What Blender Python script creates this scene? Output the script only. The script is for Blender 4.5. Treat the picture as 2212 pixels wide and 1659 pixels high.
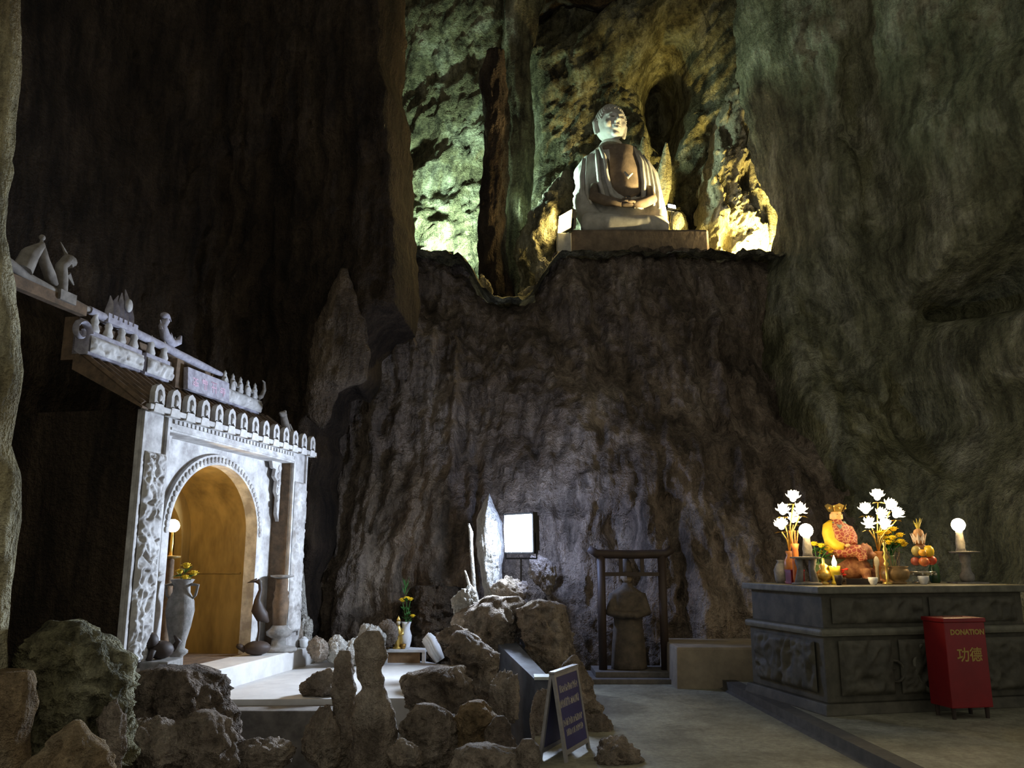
import bpy, bmesh, math, random
import numpy as np
from mathutils import Vector, Matrix, Euler

for o in list(bpy.data.objects):
    bpy.data.objects.remove(o)
SC = bpy.context.scene
COL = SC.collection

# ------------------------------------------------------------------ camera
F, PITCH, EYE = 1800.0, math.radians(11.8), 1.55      # focal length in pixels of the 2212 frame
cam = bpy.data.cameras.new('camera')
cam.sensor_width = 36.0
cam.lens = 36.0 * F / 2212.0
cam.clip_end = 200
camo = bpy.data.objects.new('camera', cam)
camo.location = (0, 0, EYE)
camo.rotation_euler = (math.pi / 2 + PITCH, 0, 0)
COL.objects.link(camo)
SC.camera = camo

# ------------------------------------------------------------------ world, exposure
# dim daylight that reaches the cave through its mouth behind the visitor
world = bpy.data.worlds.new('world')
SC.world = world
world.use_nodes = True
bg = world.node_tree.nodes['Background']
bg.inputs[0].default_value = (1.0, 0.97, 0.82, 1)
bg.inputs[1].default_value = 0.32
SC.view_settings.view_transform = 'Standard'
SC.view_settings.look = 'None'
SC.view_settings.exposure = 0.0
SC.view_settings.gamma = 1.0
SC.view_settings.use_curve_mapping = False
SC.cycles.use_denoising = True
SC.cycles.max_bounces = 4
SC.cycles.diffuse_bounces = 2
SC.cycles.use_adaptive_sampling = True
SC.cycles.adaptive_threshold = 0.08
SC.cycles.sample_clamp_indirect = 4.0

RND = random.Random(7)
PI = math.pi


def ray(px, py):
    x = (px - 1106.0) / F
    v = (829.5 - py) / F
    return x, math.cos(PITCH) - v * math.sin(PITCH), math.sin(PITCH) + v * math.cos(PITCH)


def W(px, py, Y):
    """a point of the place at distance Y that the photograph shows at (px, py)"""
    r = ray(px, py)
    k = Y / r[1]
    return Vector((r[0] * k, Y, EYE + r[2] * k))


def Wz(px, py, z):
    r = ray(px, py)
    k = (z - EYE) / r[2]
    return Vector((r[0] * k, r[1] * k, z))


# ------------------------------------------------------------------ noise
_rs = np.random.RandomState(11)
_perm = _rs.permutation(256)
_perm = np.concatenate([_perm, _perm, _perm])
_grad = _rs.normal(size=(256, 3))
_grad /= np.linalg.norm(_grad, axis=1)[:, None]


def pnoise(p):
    p = np.asarray(p, float)
    i = np.floor(p).astype(int)
    f = p - i
    i &= 255
    u = f * f * f * (f * (f * 6 - 15) + 10)
    out = 0
    for dx in (0, 1):
        wx = u[..., 0] if dx else 1 - u[..., 0]
        for dy in (0, 1):
            wy = u[..., 1] if dy else 1 - u[..., 1]
            for dz in (0, 1):
                wz = u[..., 2] if dz else 1 - u[..., 2]
                h = _perm[_perm[_perm[(i[..., 0] + dx) & 255] + ((i[..., 1] + dy) & 255)] + ((i[..., 2] + dz) & 255)]
                g = _grad[h]
                d = g[..., 0] * (f[..., 0] - dx) + g[..., 1] * (f[..., 1] - dy) + g[..., 2] * (f[..., 2] - dz)
                out = out + wx * wy * wz * d
    return out * 1.5


def fbm(p, octv=4, ridged=False):
    p = np.asarray(p, float)
    a, s, t = 1.0, 0.0, 0.0
    q = p.copy()
    for _ in range(octv):
        n = pnoise(q)
        if ridged:
            n = 1 - 2 * np.abs(n)
        s = s + a * n
        t += a
        a *= 0.5
        q = q * 2.03 + 17.3
    return s / t


# ------------------------------------------------------------------ mesh helpers
class MB:
    """collects shapes that become ONE mesh object"""

    def __init__(self):
        self.v, self.f = [], []

    def add(self, vs, fs):
        b = len(self.v)
        self.v += [tuple(p) for p in vs]
        self.f += [tuple(i + b for i in q) for q in fs]
        return self

    def box(self, x0, x1, y0, y1, z0, z1, M=None, tx=0.0, ty=0.0):
        vs = [(x0, y0, z0), (x1, y0, z0), (x1, y1, z0), (x0, y1, z0), (x0 + tx, y0 + ty, z1), (x1 - tx, y0 + ty, z1), (x1 - tx, y1 - ty, z1), (x0 + tx, y1 - ty, z1)]
        if M is not None:
            vs = [M @ Vector(p) for p in vs]
        return self.add(vs, [(3, 2, 1, 0), (4, 5, 6, 7), (0, 1, 5, 4), (1, 2, 6, 5), (2, 3, 7, 6), (3, 0, 4, 7)])

    def rings(self, rings, closed=True, cap=True):
        n = len(rings[0])
        vs = [p for r in rings for p in r]
        fs = []
        for k in range(len(rings) - 1):
            for i in range(n if closed else n - 1):
                j = (i + 1) % n
                fs.append((k * n + i, k * n + j, (k + 1) * n + j, (k + 1) * n + i))
        if cap and closed:
            fs.append(tuple(range(n - 1, -1, -1)))
            fs.append(tuple((len(rings) - 1) * n + i for i in range(n)))
        return self.add(vs, fs)

    def lathe(self, prof, c=(0, 0, 0), seg=20, sx=1.0, sy=1.0, M=None):
        R = []
        for r, z in prof:
            ring = [Vector((r * sx * math.cos(2 * PI * i / seg), r * sy * math.sin(2 * PI * i / seg), z)) for i in range(seg)]
            ring = [(M @ p if M is not None else p) + Vector(c) for p in ring]
            R.append(ring)
        return self.rings(R)

    def ell(self, c, r, seg=16, rg=10, M=None):
        if not hasattr(r, '__len__'):
            r = (r, r, r)
        prof = [(math.sin(PI * k / rg), -math.cos(PI * k / rg)) for k in range(rg + 1)]
        prof[0] = (0.01, -1)
        prof[-1] = (0.01, 1)
        R = []
        for a, z in prof:
            ring = [Vector((a * r[0] * math.cos(2 * PI * i / seg), a * r[1] * math.sin(2 * PI * i / seg), z * r[2])) for i in range(seg)]
            R.append([(M @ p if M is not None else p) + Vector(c) for p in ring])
        return self.rings(R)

    def tube(self, pts, rad, seg=8, flat=1.0):
        pts = [Vector(p) for p in pts]
        if not hasattr(rad, '__len__'):
            rad = [rad] * len(pts)
        R = []
        up = Vector((0, 0, 1))
        prev = None
        for k, p in enumerate(pts):
            t = (pts[min(k + 1, len(pts) - 1)] - pts[max(k - 1, 0)]).normalized()
            if prev is None:
                a = t.cross(up)
                if a.length < 1e-3:
                    a = t.cross(Vector((1, 0, 0)))
            else:
                a = prev - t * prev.dot(t)
            a.normalize()
            prev = a
            b = t.cross(a)
            R.append([p + (a * math.cos(2 * PI * i / seg) + b * math.sin(2 * PI * i / seg) * flat) * rad[k] for i in range(seg)])
        return self.rings(R)

    def prism(self, poly, d0, d1, M):
        """2-D outline (x,z) extruded along y from d0 to d1, placed with M"""
        n = len(poly)
        vs = [M @ Vector((x, d0, z)) for x, z in poly] + [M @ Vector((x, d1, z)) for x, z in poly]
        fs = [tuple(range(n)), tuple(range(2 * n - 1, n - 1, -1))]
        fs += [(i, i + n, (i + 1) % n + n, (i + 1) % n) for i in range(n)]
        return self.add(vs, fs)

    def build(self, name, mat, parent=None, smooth=False, bevel=0.0, loc=None):
        me = bpy.data.meshes.new(name)
        me.from_pydata(self.v, [], self.f)
        if bevel:
            bm = bmesh.new()
            bm.from_mesh(me)
            bmesh.ops.bevel(bm, geom=[e for e in bm.edges if len(e.link_faces) == 2 and e.calc_face_angle(0) > 0.6], offset=bevel, segments=2, affect='EDGES', profile=0.6)
            bm.to_mesh(me)
            bm.free()
        bm = bmesh.new()
        bm.from_mesh(me)
        bmesh.ops.recalc_face_normals(bm, faces=bm.faces)
        bm.to_mesh(me)
        bm.free()
        return link(name, me, mat, parent, smooth, loc)


def link(name, me, mat, parent=None, smooth=False, loc=None):
    me.materials.clear()
    me.materials.append(mat)
    if smooth:
        me.polygons.foreach_set('use_smooth', [True] * len(me.polygons))
        if smooth != 'all':
            try:
                me.set_sharp_from_angle(angle=math.radians(50))
            except Exception:
                pass
    o = bpy.data.objects.new(name, me)
    COL.objects.link(o)
    if parent is not None:
        o.parent = parent
    if loc is not None:
        o.location = loc
    return o


def tag(o, label, cat, group=None, kind=None):
    o['label'] = label
    if cat:
        o['category'] = cat
    if group:
        o['group'] = group
    if kind:
        o['kind'] = kind
    return o


def struct(o, label=None):
    o['kind'] = 'structure'
    if label:
        o['label'] = label
    return o


def thing(name, label, cat, loc=(0, 0, 0), rz=0.0, group=None, scale=None):
    o = bpy.data.objects.new(name, None)
    o.empty_display_size = 0.1
    COL.objects.link(o)
    o.location = loc
    o.rotation_euler = (0, 0, rz)
    if scale:
        o.scale = (scale,) * 3
    return tag(o, label, cat, group)


def np_mesh(name, V, Q):
    me = bpy.data.meshes.new(name)
    me.from_pydata(V.tolist(), [], Q.tolist())
    return me


# ------------------------------------------------------------------ materials
MATS = {}


def nodes_of(m):
    m.use_nodes = True
    nt = m.node_tree
    return nt, nt.nodes, nt.links, nt.nodes['Principled BSDF']


def ramp(N, stops):
    r = N.new('ShaderNodeValToRGB')
    el = r.color_ramp.elements
    while len(el) < len(stops):
        el.new(0.5)
    for e, (p, c) in zip(el, stops):
        e.position = p
        e.color = (*c, 1)
    return r


def rock_mat(name, a, b, c, scale=1.0, stretch=0.35, bump=0.85, rough=0.9, stain=0.5, pale=None):
    """limestone: three tones mixed by noise, dripstone streaks, pits, fine relief"""
    m = bpy.data.materials.new(name)
    nt, N, L, bs = nodes_of(m)
    geo = N.new('ShaderNodeNewGeometry')
    mp = N.new('ShaderNodeMapping')
    mp.inputs['Scale'].default_value = (scale, scale, scale * stretch)
    L.new(geo.outputs['Position'], mp.inputs[0])
    n1 = N.new('ShaderNodeTexNoise')
    n1.inputs['Scale'].default_value = 1.1
    n1.inputs['Detail'].default_value = 5
    n1.inputs['Roughness'].default_value = 0.62
    n1.inputs['Distortion'].default_value = 0.6
    L.new(mp.outputs[0], n1.inputs['Vector'])
    r1 = ramp(N, [(0.30, a), (0.5, b), (0.70, c)])
    L.new(n1.outputs['Fac'], r1.inputs[0])
    n2 = N.new('ShaderNodeTexNoise')
    n2.inputs['Scale'].default_value = 3.2
    n2.inputs['Detail'].default_value = 4
    n2.inputs['Roughness'].default_value = 0.7
    mp2 = N.new('ShaderNodeMapping')
    mp2.inputs['Scale'].default_value = (scale * 1.3, scale * 1.3, scale * 0.22)
    mp2.inputs['Location'].default_value = (3, 5, 7)
    L.new(geo.outputs['Position'], mp2.inputs[0])
    L.new(mp2.outputs[0], n2.inputs['Vector'])
    r2 = ramp(N, [(0.38, (1 - stain,) * 3), (0.58, (1, 1, 1))])
    L.new(n2.outputs['Fac'], r2.inputs[0])
    mul = N.new('ShaderNodeMixRGB')
    mul.blend_type = 'MULTIPLY'
    mul.inputs[0].default_value = 1
    L.new(r1.outputs[0], mul.inputs[1])
    L.new(r2.outputs[0], mul.inputs[2])
    # grit
    n3 = N.new('ShaderNodeTexNoise')
    n3.inputs['Scale'].default_value = 14 * scale
    n3.inputs['Detail'].default_value = 3.5
    n3.inputs['Roughness'].default_value = 0.75
    L.new(geo.outputs['Position'], n3.inputs['Vector'])
    r3 = ramp(N, [(0.3, (0.62, 0.60, 0.58)), (0.7, (1.25, 1.25, 1.2))])
    L.new(n3.outputs['Fac'], r3.inputs[0])
    mul2 = N.new('ShaderNodeMixRGB')
    mul2.blend_type = 'MULTIPLY'
    mul2.inputs[0].default_value = 0.8
    L.new(mul.outputs[0], mul2.inputs[1])
    L.new(r3.outputs[0], mul2.inputs[2])
    L.new(mul2.outputs[0], bs.inputs['Base Color'])
    bs.inputs['Roughness'].default_value = rough
    bs.inputs['Specular IOR Level'].default_value = 0.25
    ad2 = N.new('ShaderNodeMath')
    ad2.operation = 'ADD'
    L.new(n3.outputs['Fac'], ad2.inputs[0])
    L.new(n2.outputs['Fac'], ad2.inputs[1])
    bp = N.new('ShaderNodeBump')
    bp.inputs['Strength'].default_value = bump
    bp.inputs['Distance'].default_value = 0.16
    L.new(ad2.outputs[0], bp.inputs['Height'])
    L.new(bp.outputs[0], bs.inputs['Normal'])
    MATS[name] = m
    return m


def pm(name, col, col2=None, rough=0.6, scale=12.0, bump=0.1, metal=0.0, emit=None, estr=0.0, spec=0.4, stretch=(1, 1, 1), trans=0.0, dist=0.02, sub=0.0):
    """plain material: two tones mixed by noise + fine relief"""
    if name in MATS:
        return MATS[name]
    m = bpy.data.materials.new(name)
    nt, N, L, bs = nodes_of(m)
    col2 = col2 or tuple(min(1, x * 0.72) for x in col)
    tc = N.new('ShaderNodeTexCoord')
    mp = N.new('ShaderNodeMapping')
    mp.inputs['Scale'].default_value = stretch
    L.new(tc.outputs['Object'], mp.inputs[0])
    n = N.new('ShaderNodeTexNoise')
    n.inputs['Scale'].default_value = scale
    n.inputs['Detail'].default_value = 4
    n.inputs['Roughness'].default_value = 0.65
    L.new(mp.outputs[0], n.inputs['Vector'])
    r = ramp(N, [(0.35, col2), (0.65, col)])
    L.new(n.outputs['Fac'], r.inputs[0])
    L.new(r.outputs[0], bs.inputs['Base Color'])
    bs.inputs['Roughness'].default_value = rough
    bs.inputs['Metallic'].default_value = metal
    bs.inputs['Specular IOR Level'].default_value = spec
    if trans:
        bs.inputs['Transmission Weight'].default_value = trans
    if emit:
        bs.inputs['Emission Color'].default_value = (*emit, 1)
        bs.inputs['Emission Strength'].default_value = estr
    if bump:
        bp = N.new('ShaderNodeBump')
        bp.inputs['Strength'].default_value = bump
        bp.inputs['Distance'].default_value = dist
        L.new(n.outputs['Fac'], bp.inputs['Height'])
        L.new(bp.outputs[0], bs.inputs['Normal'])
    MATS[name] = m
    return m


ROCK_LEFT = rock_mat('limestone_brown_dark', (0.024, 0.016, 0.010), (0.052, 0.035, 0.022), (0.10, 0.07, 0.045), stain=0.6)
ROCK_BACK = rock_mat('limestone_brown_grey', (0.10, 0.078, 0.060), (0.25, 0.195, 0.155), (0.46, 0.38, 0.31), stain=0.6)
ROCK_RIGHT = rock_mat('limestone_green_grey', (0.10, 0.10, 0.055), (0.27, 0.265, 0.155), (0.56, 0.54, 0.38), stretch=0.6, stain=0.6)
ROCK_HIGH = rock_mat('limestone_mossy', (0.07, 0.055, 0.03), (0.22, 0.20, 0.11), (0.48, 0.47, 0.34), stretch=0.5, stain=0.7)
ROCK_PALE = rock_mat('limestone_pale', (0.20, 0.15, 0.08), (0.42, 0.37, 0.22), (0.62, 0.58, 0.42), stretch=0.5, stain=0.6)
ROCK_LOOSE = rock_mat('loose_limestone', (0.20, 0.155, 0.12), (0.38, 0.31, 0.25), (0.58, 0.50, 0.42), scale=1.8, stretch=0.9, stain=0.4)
ROCK_WHITE = rock_mat('whitened_limestone', (0.48, 0.45, 0.40), (0.68, 0.65, 0.60), (0.80, 0.78, 0.74), scale=1.6, stretch=0.5, stain=0.3)  # limestone whitened so that floodlight brightness sits in its colour
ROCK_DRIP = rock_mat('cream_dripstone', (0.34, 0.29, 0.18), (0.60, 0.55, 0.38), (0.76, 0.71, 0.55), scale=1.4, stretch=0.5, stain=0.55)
ROCK_MID = rock_mat('limestone_brown', (0.06, 0.044, 0.03), (0.14, 0.102, 0.07), (0.25, 0.19, 0.13), stain=0.5)
ROCK_TAN = rock_mat('tan_limestone', (0.22, 0.15, 0.085), (0.40, 0.29, 0.17), (0.52, 0.42, 0.28), scale=1.8, stretch=0.8, stain=0.4)


# ------------------------------------------------------------------ rock builders
def tps(P, Y):
    """thin plate interpolation of depth Y over (x, z)"""
    n = len(P)
    d = np.linalg.norm(P[:, None] - P[None], axis=2)
    K = np.where(d > 0, d * d * np.log(d + 1e-9), 0) + np.eye(n) * 0.05
    A = np.zeros((n + 3, n + 3))
    A[:n, :n] = K
    A[:n, n] = 1
    A[:n, n + 1:] = P
    A[n, :n] = 1
    A[n + 1:, :n] = P.T
    c = np.linalg.solve(A, np.concatenate([Y, [0, 0, 0]]))

    def f(Q):
        out = np.zeros(len(Q))
        for i in range(n):
            r = np.linalg.norm(Q - P[i], axis=1)
            out += c[i] * np.where(r > 0, r * r * np.log(r + 1e-9), 0)
        return out + c[n] + Q @ c[n + 1:]
    return f


def poly_dist(Q, poly):
    """signed distance (inside > 0) and nearest outline point"""
    best = np.full(len(Q), 1e9)
    near = np.zeros_like(Q)
    ins = np.zeros(len(Q), bool)
    n = len(poly)
    for i in range(n):
        a, b = poly[i], poly[(i + 1) % n]
        ab = b - a
        t = np.clip(((Q - a) @ ab) / max(ab @ ab, 1e-9), 0, 1)
        pt = a + t[:, None] * ab
        d = np.linalg.norm(Q - pt, axis=1)
        m = d < best
        best[m] = d[m]
        near[m] = pt[m]
        if a[1] != b[1]:
            c = ((a[1] > Q[:, 1]) != (b[1] > Q[:, 1])) & (Q[:, 0] < (b[0] - a[0]) * (Q[:, 1] - a[1]) / (b[1] - a[1]) + a[0])
            ins ^= c
    return np.where(ins, best, -best), near


def rock_wall(name, outline, ctrl, mat, step=0.05, flute=0.35, flf=(0.9, 0.22), lump=0.3, lf=0.7, fine=0.07, fn=3.2, curl=0.9, curlR=0.5, seed=0.0, dents=(), edge=0.12, diag=0.0):
    """a cave wall: outline and depth points are (px, py, Y) and give real points; relief by layered noise.
    dents: (px, py, Y, radius_x, radius_z, depth) pushes the rock back (or forward when negative)"""
    O = np.array([tuple(W(*p)) for p in outline])
    C = np.array([tuple(W(*p)) for p in ctrl])
    f = tps(C[:, [0, 2]], C[:, 1])
    poly = O[:, [0, 2]]
    # wobble the outline
    dense = []
    for i in range(len(poly)):
        a, b = poly[i], poly[(i + 1) % len(poly)]
        k = max(1, int(np.linalg.norm(b - a) / 0.12))
        for j in range(k):
            dense.append(a + (b - a) * j / k)
    poly = np.array(dense)
    q3 = np.column_stack([poly[:, 0] * 2.2, np.full(len(poly), seed), poly[:, 1] * 2.2])
    poly = poly + edge * np.column_stack([fbm(q3, 3), fbm(q3 + 40, 3)])
    x0, z0 = poly.min(0) - step
    x1, z1 = poly.max(0) + step
    nx, nz = int((x1 - x0) / step) + 1, int((z1 - z0) / step) + 1
    X, Z = np.meshgrid(x0 + np.arange(nx) * step, z0 + np.arange(nz) * step)
    Q = np.column_stack([X.ravel(), Z.ravel()])
    d, near = poly_dist(Q, poly)
    Q = np.where((d < 0)[:, None], near, Q)
    Y = f(Q)
    dd = np.maximum(d, 0)
    Y = Y + curl * (1 - np.minimum(dd / curlR, 1)) ** 2
    xx, zz = Q[:, 0] + diag * Q[:, 1], Q[:, 1]
    P3 = lambda a, b, o: np.column_stack([xx * a + o + seed, np.full(len(Q), seed * 1.7 + o), zz * b - o])
    warp = 0.28 * fbm(P3(0.6, 0.6, 5.0), 3)
    xx = xx + warp
    Y = Y - flute * fbm(P3(flf[0], flf[1], 1.0), 4, True)
    Y = Y - flute * 0.45 * fbm(P3(flf[0] * 2.7, flf[1] * 2.2, 9.0), 3, True)
    Y = Y - lump * fbm(P3(lf, lf, 2.0), 4)
    Y = Y - fine * fbm(P3(fn, fn * 0.6, 3.0), 4, True)
    Y = Y + fine * 1.5 * np.abs(fbm(P3(fn * 0.45, fn * 0.3, 13.0), 4)) + fine * 0.5 * fbm(P3(fn * 2.4, fn * 2.0, 23.0), 2, True)
    for px, py, dy, rx, rz, dep in dents:
        c = W(px, py, dy)
        g = np.exp(-(((Q[:, 0] - c.x) / rx) ** 2 + ((Q[:, 1] - c.z) / rz) ** 2) ** 1.5)
        Y = Y + dep * g
    jx = 0.5 * fine * fbm(P3(fn, fn, 7.0), 2)
    V = np.column_stack([Q[:, 0] + jx, Y, Q[:, 1]])
    idx = np.arange(nx * nz).reshape(nz, nx)
    quads = np.column_stack([idx[:-1, :-1].ravel(), idx[:-1, 1:].ravel(), idx[1:, 1:].ravel(), idx[1:, :-1].ravel()])
    keep = (d[quads] > 0).any(1)
    quads = quads[keep]
    used, inv = np.unique(quads.ravel(), return_inverse=True)
    me = np_mesh(name, V[used], inv.reshape(-1, 4))
    return link(name, me, mat, None, 'all')


def stack_rock(name, rows, Y, mat, depth=0.8, amp=0.1, freq=1.6, seg=48, sub=0, seed=0.0, tilt=0.0, parent=None, vstretch=0.6, minr=0.02, ydist=None, base=None):
    """a free-standing rock, column or stalactite: rows of (py, px_left, px_right) at distance Y give its
    width at each height; the section is an ellipse of that width and `depth` times as deep; noise roughens it"""
    rows = sorted(rows, key=lambda r: -r[0])
    zs, cx, rx = [], [], []
    for py, a, b in rows:
        A, B = W(a, py, Y), W(b, py, Y)
        zs.append((A.z + B.z) / 2)
        cx.append((A.x + B.x) / 2)
        rx.append(max((B.x - A.x) / 2, minr))
    if base is not None and zs[0] > base:
        zs.insert(0, base)
        cx.insert(0, cx[0])
        rx.insert(0, rx[0] * 1.05)
    zs, cx, rx = map(np.array, (zs, cx, rx))
    H = zs[-1] - zs[0]
    nr = int(max(10, min(120, H / (2 * PI * rx.max() / seg))))
    t = np.linspace(0, 1, nr + 1)
    zz = zs[0] + t * H
    c, r = np.interp(zz, zs, cx), np.interp(zz, zs, rx)
    rd = np.minimum(r, np.median(r) * 1.3) * depth
    th = np.linspace(0, 2 * PI, seg, endpoint=False)
    X = c[:, None] + r[:, None] * np.cos(th)
    Yy = Y + rd.max() * 0.0 + rd[:, None] * np.sin(th) + tilt * (zz - zz[0])[:, None]
    Z = np.repeat(zz[:, None], seg, 1)
    P = np.stack([X, Yy, Z], -1).reshape(-1, 3)
    nrm = np.stack([np.cos(th) * np.ones_like(r[:, None]), np.sin(th) * np.ones_like(r[:, None]), 0 * X], -1).reshape(-1, 3)
    q = P * np.array([freq, freq, freq * vstretch]) + seed * 3.7
    n = fbm(q, 4) + 0.5 * fbm(q * 2.1 + 9, 4, True) - 0.8 * np.abs(fbm(q * 1.2 + 57, 3))
    loc_amp = np.repeat(np.minimum(amp, r * 0.6)[:, None], seg, 1).ravel()
    P = P + nrm * (n * loc_amp)[:, None]
    P[:, 2] += 0.5 * loc_amp * fbm(q * 1.3 + 31, 3)
    mb = MB()
    R = P.reshape(nr + 1, seg, 3)
    ringsl = [[tuple(p) for p in rr] for rr in R]
    mb.rings(ringsl)
    return mb.build(name, mat, parent, 'all')


def boulder(name, px, py, Y, wpx, hpx, mat, depth=0.9, amp=0.28, seed=0.0, freq=1.1, sub=5, rot=0.0, facets=5, lean=0.0):
    """a loose rock seen at (px,py) (its centre), wpx x hpx large there"""
    c = W(px, py, Y)
    k = c.y / ray(px, py)[1] / F
    rx, rz = wpx * k / 2, hpx * k / 2
    bm = bmesh.new()
    bmesh.ops.create_icosphere(bm, subdivisions=sub, radius=1.0)
    P = np.array([tuple(v.co) for v in bm.verts])
    rs = np.random.RandomState(int(seed * 100) + 5)
    for _ in range(facets):
        n = rs.normal(size=3)
        n /= np.linalg.norm(n)
        h = rs.uniform(0.45, 0.8)
        dd = P @ n - h
        P = P - np.outer(np.maximum(dd, 0) * 0.85, n)
    nn = P / np.linalg.norm(P, axis=1)[:, None]
    q = P * freq + seed * 5.1
    P = P + nn * (amp * fbm(q, 4) + amp * 0.5 * fbm(q * 2.2 + 3, 4, True) - amp * 0.9 * np.abs(fbm(q * 1.3 + 21, 4)) + 0.05 * fbm(q * 7, 2, True))[:, None]
    ext = np.array([np.percentile(np.abs(P[:, i]), 99) for i in range(3)])
    P = P / ext * np.array([rx, rx * depth, rz])
    cr, sr = math.cos(rot), math.sin(rot)
    P = np.column_stack([P[:, 0] * cr - P[:, 2] * sr + lean * P[:, 2], P[:, 1], P[:, 0] * sr + P[:, 2] * cr])
    for v, p in zip(bm.verts, P):
        v.co = p
    me = bpy.data.meshes.new(name)
    bm.to_mesh(me)
    bm.free()
    return link(name, me, mat, None, 'all', c)


# ------------------------------------------------------------------ the cave
def v3(p):
    return tuple(p)


# floor of the hall: pale worn stone
FLOOR = rock_mat('worn_stone_floor', (0.21, 0.20, 0.15), (0.30, 0.29, 0.22), (0.38, 0.37, 0.29), scale=1.5, stretch=1.0, bump=0.08, rough=0.55, stain=0.25)
TERR = pm('terrace_stone', (0.62, 0.60, 0.57), (0.50, 0.48, 0.46), rough=0.6, scale=4, bump=0.08)
DAIS = rock_mat('dais_stone', (0.21, 0.20, 0.15), (0.30, 0.29, 0.22), (0.40, 0.38, 0.30), scale=1.5, stretch=1.0, bump=0.08, rough=0.55, stain=0.3)
DARKSTONE = pm('dark_riser_stone', (0.10, 0.09, 0.075), (0.06, 0.055, 0.045), rough=0.8, scale=8, bump=0.3)

fl = MB()
fl.add([(0.35, 0.5, 0), (8, 0.5, 0), (8, 12.2, 0), (0.2, 12.2, 0), (0.2, 7.2, 0)], [(0, 1, 2, 3, 4)])
struct(fl.build('floor', FLOOR), 'pale worn stone floor of the cave hall')
# rough lower ground left of the hall floor
X, Yg = np.meshgrid(np.arange(-9, 0.75, 0.06), np.arange(0.5, 14.5, 0.06))
q = np.column_stack([X.ravel() * 0.9, Yg.ravel() * 0.9, np.zeros(X.size)])
Zg = -0.55 + 0.28 * fbm(q, 4) + 0.05 * fbm(q * 4, 3, True)
Zg = Zg - np.clip((X.ravel() - 0.3) / 0.45, 0, 1) * 0.3
nx = X.shape[1]
ii = np.arange(X.size).reshape(X.shape)
Q4 = np.column_stack([ii[:-1, :-1].ravel(), ii[:-1, 1:].ravel(), ii[1:, 1:].ravel(), ii[1:, :-1].ravel()])
me = np_mesh('ground', np.column_stack([X.ravel(), Yg.ravel(), Zg]), Q4)
struct(link('ground', me, ROCK_LOOSE, None, 'all'), 'uneven dark rock ground below the terrace')

# left wall: the dark curtain of rock above and beside the gate
edgeA = [(852, -260), (856, 0), (846, 130), (868, 215), (874, 330), (878, 450), (888, 560), (882, 690), (835, 700), (796, 745), (794, 800), (770, 838), (742, 826), (724, 836), (716, 908), (694, 922), (704, 985), (688, 1040), (706, 1085), (706, 1180), (690, 1262), (694, 1390), (690, 1460)]
outA = [(x, y, 13.0) for x, y in edgeA] + [(560, 1500, 13.2), (-250, 1700, 11.0), (-500, 1000, 9), (-500, -260, 9)]
ctrlA = [(x, y, 13.0) for x, y in edgeA[::2]] + [(600, y, 13.7) for y in (-200, 200, 600, 1000, 1400)] + [(430, y, 13.6) for y in (-200, 200, 600, 1000, 1400)] + [(200, y, 12.0) for y in (-200, 200, 600, 1000, 1400)] + [(-100, y, 9.8) for y in (-200, 200, 600, 1000, 1400)] + [(-500, y, 7.5) for y in (-200, 600, 1400)]
struct(rock_wall('wall_left', outA, ctrlA, ROCK_LEFT, step=0.055, fine=0.09, flute=0.32, seed=1.0, curl=1.6, curlR=0.35, edge=0.05, flf=(1.3, 0.14)), 'dark brown curtain of fluted rock above the carved gate')

# lower back wall up to the ledge of the seated statue
topG = [(640, 560), (880, 556), (925, 548), (965, 556), (1000, 592), (1040, 648), (1080, 668), (1148, 664), (1163, 610), (1198, 548), (1300, 540), (1450, 538), (1524, 540), (1545, 566), (1600, 566), (1680, 550), (1760, 560)]
dG = [16.4] * len(topG)
outG = [(x, y, d) for (x, y), d in zip(topG, dG)] + [(1900, 560, 16), (1900, 1500, 12.2), (1650, 1500, 12.2), (1300, 1490, 12.4), (1000, 1500, 12.8), (640, 1520, 13.2)]
ctrlG = [(x, y, d) for (x, y), d in zip(topG[::2], dG[::2])] + [(700, 800, 15.6), (900, 760, 15.2), (1150, 760, 15.4), (1350, 700, 15.2), (1600, 700, 15.6), (1850, 700, 15.4), (700, 1000, 14.8), (950, 1000, 14.2), (1200, 950, 13.8), (1400, 950, 13.5), (1650, 950, 13.9), (1850, 950, 14.0), (700, 1250, 13.9), (950, 1250, 13.4), (1200, 1250, 12.8), (1400, 1250, 12.4), (1560, 1250, 12.1), (1700, 1250, 12.6), (1850, 1250, 13.0), (700, 1480, 13.2), (1000, 1480, 12.9), (1350, 1480, 12.3), (1560, 1480, 12.0), (1850, 1480, 12.6)]
struct(rock_wall('wall_back', outG, ctrlG, ROCK_BACK, step=0.038, flute=0.34, seed=2.0, curl=0.25, curlR=0.5, edge=0.22, flf=(1.5, 0.16), lump=0.42, fine=0.12,
                 dents=[(1720, 800, 14.5, 0.6, 1.6, 0.9), (1345, 1150, 12.6, 0.28, 0.35, 0.5), (1450, 1110, 12.4, 0.28, 0.4, 0.25), (1550, 1240, 12.1, 0.25, 0.5, 0.2), (1240, 640, 15.4, 0.5, 0.5, -0.35), (720, 760, 14.6, 0.5, 1.0, -0.4)]), 'brown fluted flowstone wall below the statue ledge')

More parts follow.
